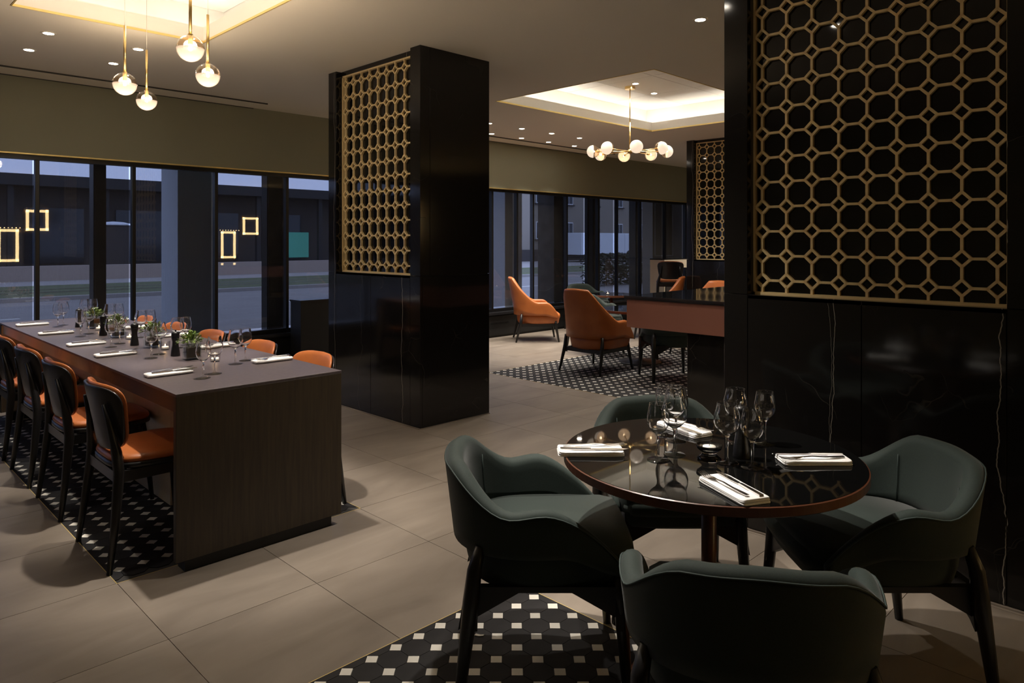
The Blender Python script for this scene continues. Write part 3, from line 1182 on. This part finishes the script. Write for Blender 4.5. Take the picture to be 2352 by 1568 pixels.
def dining_chair_parts(t, leg_h=.0, wood='black_wood'):
    """chair facing +y; leg_h lifts the seat (bar stool)"""
    H = leg_h
    sz = .44 + H
    # seat: wooden pan + orange cushion
    out = []
    for k in range(36):
        a = 2 * PI * k / 36
        c_, s_ = math.cos(a), math.sin(a)
        x = math.copysign(abs(c_) ** .55, c_)
        y = math.copysign(abs(s_) ** .55, s_)
        out.append((x * (.225 + .02 * y), y * .215 + .01))
    pan = MB().loft([[(x * .9, y * .9, sz - .03) for x, y in out], [(x, y, sz - .02) for x, y in out], [(x, y, sz) for x, y in out]], True)
    pan.build('seat_pan', wood, t)
    cu = MB().loft([[(x * q, y * q, sz + z) for x, y in out] for q, z in ((.97, 0), (.985, .012), (.96, .024), (.85, .032), (.5, .035), (.15, .035))], True)
    cu.build('seat_cushion', 'orange_leather', t)
    b = back_pad(.45, .36, .485 + H, .775 + H, -.235, .2, .075, .012, 0)
    sh = b.build('back_shell', 'black_shell', t)
    back_pad(.445, .352, .49 + H, .785 + H, -.221, .2, .075, .02, 1).build('back_pad', 'orange_leather', t)
    for s in (-1, 1):
        MB().tube([(s * .14, -.231, .70 + H), (s * .155, -.209, .60 + H), (s * .185, -.192, .49 + H), (s * .203, -.188, .41 + H), (s * .225, -.21, .2), (s * .238, -.235, 0)],
                  [.008, .014, .022, .023, .018, .012], 8).build('leg', wood, t)
        MB().tube([(s * .19, .16, sz - .02), (s * .2, .17, sz - .1), (s * .225, .2, 0)], [.017, .018, .011], 8).build('leg', wood, t)
        MB().box((s * .19 - .01, -.19, sz - .075), (s * .19 + .01, .165, sz - .028)).build('side_rail', wood, t)
    MB().box((-.18, .15, sz - .075), (.18, .17, sz - .028)).build('front_rail', wood, t)
    MB().box((-.19, -.2, sz - .075), (.19, -.18, sz - .028)).build('back_rail', wood, t)
    if H:
        MB().tube([(-.2, .185, .3), (.2, .185, .3)], .009, 8).build('foot_rail', wood, t)
    return t


ordn = ('first', 'second', 'third', 'fourth', 'fifth')
LY = (3.545, 4.345, 5.03, 5.75, 6.42)
dc = thing('dining_chair', 'orange and black dining chair nearest on the near side of long table', 'chair', (1.15, LY[0], 0), R(-90), 'dining chairs along the near side of the long table')
dining_chair_parts(dc)
for k in range(1, 5):
    dup(dc, (1.15, LY[k], 0), R(-90), 'orange and black dining chair, %s from front on the near side of long table' % ordn[k])
RY = (3.56, 4.21, 4.95, 5.62, 6.3)
for k in range(5):
    dup(dc, (1.82, RY[k], 0), R(90), 'orange dining chair, %s from front on the window side of long table' % ordn[k], 'dining chairs along the window side of the long table')


def u_path(a, b, n_exp, y_tip, x_tip, N_=49):
    """U seen from above: from right arm tip round the back to left arm tip"""
    pts = []
    for k in range(12):
        t_ = k / 12
        e = t_ * t_
        pts.append((lerp(x_tip, a, sst(0, 1, t_)), lerp(y_tip, 0, t_)))
    for k in range(25):
        th = PI / 2 * k / 24
        pts.append((a * abs(math.cos(th)) ** (2 / n_exp), -b * abs(math.sin(th)) ** (2 / n_exp)))
    pts = pts + [(-x, y) for x, y in reversed(pts[:-1])]
    # resample
    d = [0]
    for p, q in zip(pts, pts[1:]):
        d.append(d[-1] + math.hypot(q[0] - p[0], q[1] - p[1]))
    out = []
    j = 0
    for k in range(N_):
        s_ = d[-1] * k / (N_ - 1)
        while j < len(d) - 2 and d[j + 1] < s_:
            j += 1
        t_ = (s_ - d[j]) / max(1e-9, d[j + 1] - d[j])
        out.append((lerp(pts[j][0], pts[j + 1][0], t_), lerp(pts[j][1], pts[j + 1][1], t_)))
    return out


def shell_mesh(path, zb, zt, th, warp):
    """upholstered wrap: path on plan (mid line), heights by q (0 back centre .. 1 arm tip)"""
    N_ = len(path)
    rings = []
    rim = []
    for i, (x, y) in enumerate(path):
        q = abs(2 * i / (N_ - 1) - 1)
        p0, p1 = path[max(i - 1, 0)], path[min(i + 1, N_ - 1)]
        dx, dy = p1[0] - p0[0], p1[1] - p0[1]
        l_ = math.hypot(dx, dy)
        nx, ny = dy / l_, -dx / l_
        if nx * x + ny * (y - .1) < 0:
            nx, ny = -nx, -ny
        b_, t_ = zb(q), zt(q)
        h = th(q)
        r_ = h / 2
        sec = []
        for k in range(6):
            sec.append((r_, lerp(b_, t_ - r_, k / 5)))
        for k in range(1, 6):
            a = PI * k / 6
            sec.append((r_ * math.cos(a), t_ - r_ + r_ * math.sin(a)))
        for k in range(6):
            sec.append((-r_, lerp(t_ - r_, b_, k / 5)))
        rings.append([warp(x + nx * o_, y + ny * o_, z, q) for o_, z in sec])
        rim.append(warp(x + nx * (r_ * .92 + .001), y + ny * (r_ * .92 + .001), t_ - r_ * .55, q))
    mb_ = MB().loft(rings, True)
    return mb_, rim


def tub_chair_parts(t):
    H, A = .722, .605
    path = u_path(.26, .262, 2.6, .235, .238, 57)

    def zt(q):
        z = lerp(H, A, sst(.19, .50, q)) - .006 * sst(0, .2, q)
        z += .012 * sst(.5, .62, q)
        return z - (A + .012 - .44) * max(0, (q - .64) / .36) ** 1.55

    def zb(q):
        return lerp(.465, .40, sst(.7, 1, q))

    def th(q):
        return lerp(.056, .026, sst(.55, .95, q))

    def warp(x, y, z, q):
        f = 1 + .125 * max(0, z - .45) / .3 * (1 - .35 * sst(.5, 1, q))
        return (x * f, y * f if y < 0 else y, z)
    mb_, rim = shell_mesh(path, zb, zt, th, warp)
    mb_.build('back_wrap', 'green_fabric', t)
    MB().tube(rim, .0028, 5).build('piping', 'green_piping', t)
    # seat body under the wrap
    pth = u_path(.254, .256, 2.6, .22, .23, 41)
    ring0 = [(x, y) for x, y in pth] + [(-.2, .262), (-.1, .272), (0, .274), (.1, .272), (.2, .262)]
    rings = [[(x * q, (y - .0) * q, z) for x, y in ring0] for q, z in ((.72, .335), (.86, .34), (.93, .355), (.975, .40), (1.0, .455), (1.0, .475))]
    MB().loft(rings, True).build('seat_body', 'green_fabric', t)
    cush = [[(x * q * .9, (y + .012) * q * .93 + .018, z) for x, y in ring0] for q, z in ((1.0, .40), (1.03, .42), (1.02, .44), (.95, .453), (.75, .462), (.4, .467), (.1, .468))]
    MB().loft(cush, True).build('seat_cushion', 'green_fabric', t)
    for s in (-1, 1):
        MB().tube([(s * .236, -.195, .485), (s * .25, -.212, .42), (s * .252, -.222, .33), (s * .268, -.262, 0)], [.016, .022, .025, .014], 10).build('leg', 'black_wood', t)
        MB().tube([(s * .222, .225, .40), (s * .225, .226, .33), (s * .245, .25, 0)], [.02, .022, .014], 10).build('leg', 'black_wood', t)
        br = [(-.24, .365), (.23, .365), (.25, .24), (.225, .265), (.08, .347), (-.08, .347), (-.232, .26), (-.262, .235)]
        MB().prism(br, -.012, .012, Matrix.Translation((s * .228, 0, 0)) @ Matrix(((0, 0, 1, 0), (1, 0, 0, 0), (0, 1, 0, 0), (0, 0, 0, 1)))).build('side_bracket', 'black_wood', t)
    for yy in (-.215, .222):
        br = [(-.235, .365), (.235, .365), (.255, .24), (.23, .265), (.08, .347), (-.08, .347), (-.23, .265), (-.255, .24)]
        MB().prism(br, -.012, .012, Matrix.Translation((0, yy, 0)) @ Matrix(((1, 0, 0, 0), (0, 0, -1, 0), (0, 1, 0, 0), (0, 0, 0, 1)))).build('cross_bracket', 'black_wood', t)
    # seams either side of the back
    for s in (-1, 1):
        k = 20 if s > 0 else 36
        x, y = path[k]
        p_ = []
        for z in (.47, .53, .59, .64):
            wx, wy, wz = warp(x * .885, y * .885, z, .3)
            p_.append((wx, wy, z))
        MB().tube(p_, .0018, 5).build('seam', 'green_piping', t)


tc_ = thing('tub_chair', 'green tub chair left of the round table seen from its side', 'chair', (*cf(2.37, .10), 0), R(-45 - 90), 'green tub chairs')
tub_chair_parts(tc_)
dup(tc_, (*cf(2.37, 1.175), 0), R(-45 + 90), 'green tub chair at right of round table by the marble column')
dup(tc_, (*cf(2.86, .625), 0), R(-45 + 180), 'green tub chair on the far side of the round table')
dup(tc_, (*cf(1.765, .575), 0), R(-45 - 11), 'green tub chair in front with its back to the viewer')


def lounge_chair_parts(t):
    H, A = .905, .565
    path = u_path(.285, .30, 2.5, .27, .275, 61)

    def zt(q):
        t_ = min(1, max(0, (q - .23) / .40))
        z = lerp(H, A, lerp(t_ * t_ * (3 - 2 * t_), 1 - (1 - t_) ** 1.7, .6)) - .008 * sst(0, .23, q)
        return z - (A - .40) * max(0, (q - .78) / .22) ** 1.8

    def zb(q):
        return lerp(.375, .34, sst(.7, 1, q))

    def th(q):
        return lerp(.055, .042, sst(.5, 1, q))

    def warp(x, y, z, q):
        e = max(0, z - .45) / .45
        k = 1 - sst(.35, .7, q)
        return (x * (1 - .11 * e * k), y - .09 * e * k, z)
    mb_, rim = shell_mesh(path, zb, zt, th, warp)
    mb_.build('back_wrap', 'orange_leather', t)
    ring0 = u_path(.27, .285, 2.5, .25, .26, 41) + [(-.22, .30), (-.1, .312), (0, .314), (.1, .312), (.22, .30)]
    MB().loft([[(x * q, y * q, z) for x, y in ring0] for q, z in ((.75, .245), (.9, .25), (.96, .27), (1.0, .34), (1.0, .385))], True).build('seat_body', 'orange_leather', t)
    MB().loft([[(x * q * .89, y * q * .9 + .035, z) for x, y in ring0] for q, z in ((1.0, .33), (1.03, .355), (1.01, .38), (.94, .395), (.6, .405), (.1, .406))], True).build('seat_cushion', 'orange_leather', t)
    for s in (-1, 1):
        MB().tube([(s * .245, -.235, .39), (s * .25, -.245, .27), (s * .275, -.315, 0)], [.016, .022, .012], 10).build('leg', 'black_wood', t)
        MB().tube([(s * .235, .24, .29), (s * .24, .243, .25), (s * .268, .285, 0)], [.02, .021, .012], 10).build('leg', 'black_wood', t)
        MB().box((s * .235 - .012, -.24, .215), (s * .235 + .012, .235, .255)).build('side_rail', 'black_wood', t)
    for yy in (-.24, .235):
        MB().box((-.235, yy - .012, .215), (.235, yy + .012, .255)).build('cross_rail', 'black_wood', t)


def face(dx, dy):
    return math.atan2(dy, dx) - PI / 2


lc = thing('lounge_chair', 'orange leather lounge chair in the middle, seen from behind', 'armchair', (6.17, 4.85, 0), face(1, 0.02), 'orange lounge chairs')
lounge_chair_parts(lc)
dup(lc, (7.43, 6.93, 0), face(.75, -.66), 'orange leather lounge chair against the windows at left')
dup(lc, (8.85, 5.86, 0), face(-.45, .9), 'orange leather lounge chair seen in profile facing the windows')
dup(lc, (7.95, 4.6, 0), face(-1, .12), 'orange leather lounge chair with only its headrest above the counter')
dup(tc_, (7.12, 5.62, 0), face(-.25, -.97), 'green tub chair behind the middle orange lounge chair', 'green tub chairs')
dup(tc_, (6.32, 4.02, 0), face(.6, .8), 'green tub chair in shadow beneath the counter overhang', 'green tub chairs')
dup(tc_, (8.86, 7.15, 0), face(-.3, -.95), 'green tub chair behind the small round table by windows', 'green tub chairs')


# ================================================================== ROUND TABLES
def round_table(name, label, x, y, z, r, group=None, base='copper_base'):
    t = thing(name, label, 'table', (x, y, 0), 0, group)
    MB().lathe([(0, z - .006), (r - .004, z - .006), (r - .004, z), (0, z)], 96, False).build('glass_top', 'table_glass', t, 0)
    MB().lathe([(0, z - .030), (r - .006, z - .030), (r, z - .026), (r, z - .003), (r - .0035, z - .001), (r - .0035, z - .007), (0, z - .007)], 96, False).build('wood_rim', 'walnut_edge', t)
    MB().tube([(0, 0, .01), (0, 0, z - .03)], .023, 24).build('pedestal', 'walnut_edge', t)
    MB().lathe([(0, 0), (r * .56, 0), (r * .56, .006), (r * .52, .011), (.05, .018), (.03, .03), (0, .03)], 64).build('base_plate', base, t)
    MB().lathe([(0, z - .045), (.12, z - .045), (.12, z - .03), (0, z - .03)], 32, False).build('top_flange', 'black_wood', t)
    return t


RZ = .74
RX, RYc = cf(2.22, .615)
round_table('round_table', 'round black glass dining table with copper rim laid for four', RX, RYc, RZ, .452)
round_table('lounge_table', 'round dark lounge table beside the middle orange chair', 6.92, 4.8, .62, .45, None, 'black_wood')
round_table('lounge_table', 'round dark lounge table close to the windows', 8.55, 6.45, .62, .36, None, 'black_wood')

# ================================================================== COUNTER, BAR, SIDEBOARD
ct = thing('service_counter', 'high counter with black stone top and terracotta apron', 'counter', (5.3, 2.53, 0))
MB().box((-.96, -.63, .972), (.96, .63, 1.0)).build('counter_top', 'black_stone_top', ct, .002, 1)
MB().box((-.945, -.615, .765), (.945, .615, .972)).build('apron', 'terracotta', ct, .002, 1)
MB().box((-.90, -.615, 0), (.9, .13, .765)).build('base_panel', 'marble', ct, .002, 1)
# window bar and stool
bt = thing('window_bar', 'high marble bar table at the far window', 'table', (11.8, 7.1, 0))
MB().box((-1.06, -.15, 1.08), (1.06, .15, 1.10)).build('tabletop', 'black_stone_top', bt)
for s in (-1, 1):
    MB().box((s * 1.055, -.149, .03), (s * 1.03, .149, 1.08)).build('end_panel', 'beige_marble', bt)
MB().box((-1.03, -.149, .93), (1.03, -.13, 1.08)).build('apron', 'beige_marble', bt)
MB().box((-1.04, -.12, 0), (1.04, .12, .03)).build('plinth', 'plinth_black', bt)
st = thing('bar_stool', 'black bar stool with orange seat at the far window bar', 'stool', (10.2, 6.48, 0), face(.85, .55))
dining_chair_parts(st, .30)
# dark sideboard by the windows
sb = thing('sideboard', 'low dark sideboard by window left of middle column', 'cabinet', (4.9, 7.29, 0))
MB().box((-1.0, -.09, .05), (1.0, .14, .73)).build('cabinet_body', 'plinth_black', sb)
MB().box((-1.01, -.1, .73), (1.01, .145, .75)).build('cabinet_top', 'sill_black', sb)
MB().box((-.96, -.06, 0), (.96, .12, .05)).build('plinth', 'plinth_black', sb)


# ================================================================== TABLEWARE
def wine_glass(t, h, rb, rr):
    """thin-walled stem glass with height h, widest bowl radius rb, rim radius rr"""
    zb = h * .46
    hb = h - zb
    outer = [(0, .0), (.032, .0), (.0335, .0012), (.032, .0026), (.012, .0048), (.0048, .009), (.0038, .02), (.0036, zb * .6), (.0045, zb * .9), (.009, zb + .001)]
    for k, (f, r_) in enumerate(((.06, .45), (.14, .68), (.26, .89), (.38, .985), (.48, 1.0), (.6, .985), (.75, lerp(1, rr / rb, .5)), (.9, lerp(1, rr / rb, .88)), (1.0, rr / rb))):
        outer.append((rb * r_, zb + hb * f))
    th = .0011
    outer.insert(-1, (rr + .00004, h - .0009))
    inner = [(r_ - th, z) for r_, z in reversed(outer[11:])]
    inner[0] = (inner[0][0], inner[0][1])
    inner += [(rb * .42, zb + hb * .075), (rb * .2, zb + hb * .045), (0, zb + hb * .035)]
    MB().lathe([(.0040, .016)] + outer[6:] + inner, 36).build('bowl_and_stem', 'crystal', t)
    MB().lathe(outer[:6] + [(.0040, .018), (0, .018)], 36).build('foot', 'foot_glass', t)


gw = thing('wine_glass', 'x', 'glass', (0, 0, 0))
wine_glass(gw, .172, .0335, .027)
gb = thing('wine_glass', 'x', 'glass', (0, 0, 0))
wine_glass(gb, .180, .039, .030)
used = {id(gw): False, id(gb): False}


def put(proto, loc, rz, label, group):
    if not used[id(proto)]:
        used[id(proto)] = True
        proto.location = loc
        proto.rotation_euler = (0, 0, rz)
        proto['label'] = label
        proto['group'] = group
        return proto
    return dup(proto, loc, rz, label, group)


GRP = 'stem glasses on the round table'
for pr_, u_, lb in ((gw, (1.805, 1.189), 'small wine glass at the left front of round table centre'),
                    (gb, (1.885, 1.183), 'larger wine glass just behind the left front small glass'),
                    (gb, (2.02, 1.262), 'larger wine glass before the far napkin on round table'),
                    (gw, (2.055, 1.325), 'rearmost left wine glass near the far napkin on round table'),
                    (gb, (1.924, 1.029), 'larger wine glass right beside the glass candle holder'),
                    (gw, (1.934, .956), 'small wine glass in front right on round table'),
                    (gb, (2.13, 1.11), 'rear right larger wine glass behind the pepper mill'),
                    (gw, (2.19, 1.04), 'rear right small wine glass nearest the marble column')):
    # positions measured for a table at .75; same sight line at the real top height
    k_ = (CAM_H - RZ) / (CAM_H - .75)
    put(pr_, (u_[0] * k_, u_[1] * k_, RZ), 0, lb, GRP)
LG = ((1.33, 3.374, 1.413, 3.447), (1.357, 4.158, 1.437, 4.27), (1.325, 4.759, 1.409, 4.883), (1.333, 5.453, 1.411, 5.568), (1.36, 6.18, 1.417, 6.27))
RG = ((1.60, 3.64, 1.686, 3.71), (1.60, 4.45, 1.68, 4.53), (1.60, 5.10, 1.69, 5.19), (1.60, 5.78, 1.69, 5.87), (1.60, 6.42, 1.68, 6.5))
for nm_, G_ in (('near', LG), ('window', RG)):
    for k, (a, b, c, d) in enumerate(G_):
        put(gw if nm_ == 'near' else gb, (a, b, TZ), 0, 'left glass of the %s pair from front, %s side of long table' % (ordn[k], nm_), 'stem glasses on the long table')
        put(gb if nm_ == 'near' else gw, (c, d, TZ), 0, 'right glass of the %s pair from front, %s side of long table' % (ordn[k], nm_), 'stem glasses on the long table')


# napkins: soft folded linen, flat or rolled
def folded_napkin(t, lx, ly, layers=3):
    """long axis x; folded layers with a rounded fold on one side"""
    zz = 0
    for k in range(layers):
        q = 1 - .012 * k
        hx_, hy_ = lx / 2 * q, ly / 2 * q
        h = .0052
        rings = []
        for f, z in ((.985, 0), (1, h * .3), (1, h * .7), (.975, h), (.5, h * 1.1 if k == layers - 1 else h)):
            r_ = []
            for i in range(48):
                a = 2 * PI * i / 48
                c_, s_ = math.cos(a), math.sin(a)
                x = math.copysign(abs(c_) ** .16, c_)
                y = math.copysign(abs(s_) ** .16, s_)
                wob = .0012 * math.sin(x * 7 + k * 2) + .001 * math.sin(y * 9 + k)
                r_.append((x * hx_ * f, y * hy_ * f, zz + z + (wob if z > 0 else wob * (k > 0))))
            rings.append(r_)
        MB().loft(rings, True).build('napkin_fold', 'linen', t)
        zz += h * .96
    return zz


def rolled_napkin(t, lx, r):
    """two soft parallel rolls of linen, long axis x"""
    for s, rr in ((-1, r), (1, r * 1.05)):
        rings = []
        for i in range(13):
            f = i / 12
            x = lerp(-lx / 2, lx / 2, f)
            q = 1 - .35 * max(0, abs(2 * f - 1) - .9) * 10 * .5
            r_ = []
            for k in range(14):
                a = 2 * PI * k / 14
                r_.append((x, s * r * 1.25 + math.cos(a) * rr * 1.5 * q + .0015 * math.sin(f * 9 + s), max(0.0004, rr * .72 + math.sin(a) * rr * .72 * q)))
            rings.append(r_)
        MB().loft(rings, True).build('napkin_roll', 'linen', t)


def fork_mesh():
    mb_ = MB()
    # handle along x from 0 to .19, tines at the end
    prof = [(0, .0055, .0035), (.02, .006, .0032), (.06, .004, .0035), (.10, .0028, .006), (.125, .003, .0045), (.138, .008, .002), (.150, .0115, .0012)]
    rings = []
    for x, hw, z in prof:
        rings.append([(x, -hw, z), (x, hw, z), (x, hw, z + .0018), (x, -hw, z + .0018)])
    mb_.loft(rings, False)
    for k in range(4):
        y = -.0095 + k * .00633
        mb_.loft([[(x, y - h, z), (x, y + h, z), (x, y + h, z + .0013), (x, y - h, z + .0013)] for x, h, z in ((.149, .0019, .0014), (.165, .0017, .001), (.185, .0014, .003), (.196, .0008, .0055))], False)
    me = mb_.mesh('fork')
    me.materials.append(MATS['steel'])
    return me


def knife_mesh():
    mb_ = MB()
    prof = [(0, .0062, .0055), (.03, .0062, .0055), (.085, .0048, .005), (.095, .004, .0045)]
    mb_.loft([[(x, -hw, 0), (x, hw, 0), (x, hw, h), (x, -hw, h)] for x, hw, h in prof], False)
    bl = [(.095, -.004, .004), (.11, -.008, .0065), (.15, -.0085, .0085), (.19, -.006, .0085), (.208, .002, .006), (.212, .006, .0068)]
    mb_.loft([[(x, a, .0012), (x, b, .0012), (x, b, .0028), (x, a, .0022)] for x, a, b in bl], False)
    me = mb_.mesh('knife')
    me.materials.append(MATS['steel'])
    return me


FORK, KNIFE = fork_mesh(), knife_mesh()
nap = thing('napkin', 'x', 'napkin')
nap_h = folded_napkin(nap, .205, .088)
used[id(nap)] = False
rol = thing('napkin', 'x', 'napkin')
rolled_napkin(rol, .205, .0135)
used[id(rol)] = False


def cutlery(x, y, z, rz, which, place, flip=0):
    """fork and knife lying on a napkin"""
    c_, s_ = math.cos(rz), math.sin(rz)
    dy = .017
    for me, nm_, off, x0_ in ((FORK, 'fork', dy, -.085), (KNIFE, 'knife', -dy, -.095)):
        a = rz + (.05 if nm_ == 'fork' else -.04) * (1 if not flip else -1)
        o = obj(nm_, me, None, None, (x + c_ * x0_ - s_ * off, y + s_ * x0_ + c_ * off, z))
        o.rotation_euler = (0, 0, a)
        tag(o, 'steel %s lying on %s' % (nm_, place), nm_, 'cutlery on the %s table' % which)


def rt(d, l):
    return cf(d, l)


# round table: (d,l) of napkin centre, heading in camera frame
for d, l, ang, lb in ((2.225, .245, R(-45), 'white folded napkin at the left setting of round table'),
                      (2.135, .905, R(-45) + PI, 'white folded napkin at the right setting of round table'),
                      (2.485, .60, R(-45) + R(-62), 'white folded napkin at the far setting of round table'),
                      (1.88, .585, R(-45) + R(108), 'white folded napkin at the nearest setting of round table')):
    x, y = cf(d, l)
    put(nap, (x, y, RZ), ang, lb, 'folded napkins on the round table')
    cutlery(x, y, RZ + nap_h + .001, ang, 'round', lb.replace('white folded napkin', 'the napkin'))
for nm_, xs_, ys_, rz in (('near', 1.245, (3.57, 4.385, 4.965, 5.70, 6.415), 0), ('window', 1.775, (3.585, 4.30, 5.0, 5.66, 6.3), PI)):
    for k, yy in enumerate(ys_):
        lb = '%s napkin from front on the %s side of long table' % (ordn[k], nm_)
        put(rol, (xs_, yy, TZ), rz + random.uniform(-.06, .02), 'white rolled linen napkin, ' + lb, 'rolled napkins on the long table')
        cutlery(xs_ + .01, yy, TZ + .0206, rz, 'long', 'the ' + lb)


# pepper mills
def mill_parts(t, h, knob):
    q = h / .15
    MB().lathe([(0, 0), (.024, 0), (.025, .004), (.0225, .03 * q), (.017, .065 * q), (.0165, .085 * q), (.021, .105 * q), (.0215, .112 * q), (.02, .114 * q), (.0215, .117 * q), (.0215, .133 * q), (.019, .14 * q), (.01, .144 * q), (0, .145 * q)], 28).build('mill_body', 'mill_black', t)
    MB().lathe([(0, .143 * q), (.004, .144 * q), (.0055, .149 * q), (.004, .154 * q), (0, .156 * q)], 14).build('mill_knob', knob, t)


pm = thing('pepper_mill', 'black wooden pepper mill behind the glasses on round table', 'pepper mill', (*cf(2.175, .702), RZ))
mill_parts(pm, .165, 'chrome')
pm1 = thing('pepper_mill', 'black pepper mill with black knob, nearest on the long table', 'pepper mill', (1.479, 4.141, TZ), 0, 'pepper mills on the long table')
mill_parts(pm1, .142, 'mill_black')
pm2 = thing('pepper_mill', 'black pepper mill with silver knob, second from front on long table', 'pepper mill', (1.45, 4.737, TZ), 0, 'pepper mills on the long table')
mill_parts(pm2, .142, 'chrome')
dup(pm2, (1.454, 5.395, TZ), 0, 'black pepper mill with silver knob, third from front on long table')
dup(pm2, (1.466, 6.047, TZ), 0, 'black pepper mill with silver knob, farthest on the long table')


# square vases with small leafy plants
def vase_parts(t, seed):
    rnd = random.Random(seed)
    hw, h, th = .038, .088, .003
    outer = [(-hw, -hw), (hw, -hw), (hw, hw), (-hw, hw)]
    i_ = hw - th
    inner = [(-i_, -i_), (i_, -i_), (i_, i_), (-i_, i_)]
    MB().loft([[(x, y, 0) for x, y in outer], [(x, y, h) for x, y in outer], [(x, y, h) for x, y in inner], [(x, y, .012) for x, y in inner]], False).build('glass_vase', 'vase_glass', t)
    MB().box((-i_ + .003, -i_ + .003, .0125), (i_ - .003, i_ - .003, .068)).build('soil_block', 'soil', t, .004)
    mb_ = MB()
    for k in range(150):
        a = rnd.uniform(0, 2 * PI)
        el = rnd.uniform(.05, 1.5)
        rr = rnd.uniform(.035, .076)
        c = Vector((math.cos(a) * math.cos(el) * rr, math.sin(a) * math.cos(el) * rr, .088 + math.sin(el) * rr * .85))
        M_ = Matrix.Translation(c) @ Matrix.Rotation(a, 4, 'Z') @ Matrix.Rotation(-el * .7 + rnd.uniform(-.5, .5), 4, 'Y') @ Matrix.Rotation(rnd.uniform(-.6, .6), 4, 'X')
        q = rnd.uniform(.008, .0145)
        mb_.add([(-q, 0, 0), (-q * .2, -q * .5, .002), (q * .7, -q * .32, .001), (q * 1.15, 0, -.002), (q * .7, q * .32, .001), (-q * .2, q * .5, .002), (0, 0, -.001)],
                [(0, 1, 6), (1, 2, 6), (2, 3, 6), (3, 4, 6), (4, 5, 6), (5, 0, 6)], False, M_)
    o = mb_.build('foliage', 'leaf_green', t)
    o['kind'] = 'stuff'
    for k in range(9):
        a = rnd.uniform(0, 2 * PI)
        MB().tube([(0.01 * math.cos(a), .01 * math.sin(a), .06), (.035 * math.cos(a), .035 * math.sin(a), .115)], .0012, 4).build('stem', 'leaf_green', t)


for k, (x, y) in enumerate(((1.497, 3.957), (1.50, 4.57), (1.49, 5.22), (1.53, 5.90))):
    v = thing('potted_plant', 'small leafy plant in square glass vase, %s from front on long table' % ordn[k], 'plant', (x, y, TZ), .2 * k - .1, 'plants along the long table')
    vase_parts(v, 11 + k)


# tealights
def tealight_parts(t, big):
    if big:
        MB().lathe([(0, 0), (.034, 0), (.036, .004), (.026, .012), (.0215, .019), (.026, .026), (.036, .034), (.0385, .043), (.037, .0455), (.0345, .045), (.031, .036), (.022, .028), (0, .026)], 36).build('glass_holder', 'crystal', t)
        MB().lathe([(0, .0275), (.0185, .0275), (.019, .041), (0, .042)], 24).build('candle', 'wax', t)
        MB().tube([(0, 0, .042), (.001, 0, .047)], .0008, 5).build('wick', 'mill_black', t)
    else:
        MB().lathe([(0, 0), (.024, 0), (.026, .004), (.027, .05), (.0255, .05), (.0245, .006), (0, .006)], 28).build('glass_holder', 'foot_glass', t)
        MB().lathe([(0, .0065), (.019, .0065), (.019, .02), (0, .02)], 20).build('candle', 'wax', t)
        MB().lathe([(0, .021), (.0022, .024), (.0012, .031), (0, .035)], 10).build('flame', 'flame', t)


tl = thing('tealight_holder', 'flared clear glass tealight holder in the centre of round table', 'candle holder', (*cf(2.155, .598), RZ))
tealight_parts(tl, True)
t1 = thing('tealight_holder', 'small lit tealight glass, nearest on the long table', 'candle holder', (1.56, 3.80, TZ), 0, 'lit tealights on the long table')
tealight_parts(t1, False)
for k, y in enumerate((4.42, 5.06, 5.74)):
    dup(t1, (1.52, y, TZ), 0, 'small lit tealight glass, %s from front on long table' % ordn[k + 1])
t2 = dup(t1, (8.42, 6.42, .62), 0, 'lit tealight glass on the lounge table by windows', 'lit tealights on lounge tables')

# dry leaf dropped on the mosaic
x, y = 1.703, 1.87
lf = MB().loft([[(a, b, z) for a, b in ((-.016, -.004), (0, -.009), (.017, -.005), (.02, .004), (.004, .003), (-.012, .007))] for z in (.001, .004)], False).build('dry_leaf', 'wax', None, .001, 1, (x, y, 0))
lf.rotation_euler = (0, 0, R(-50))
tag(lf, 'small pale dry leaf lying on the front mosaic inlay', 'leaf')
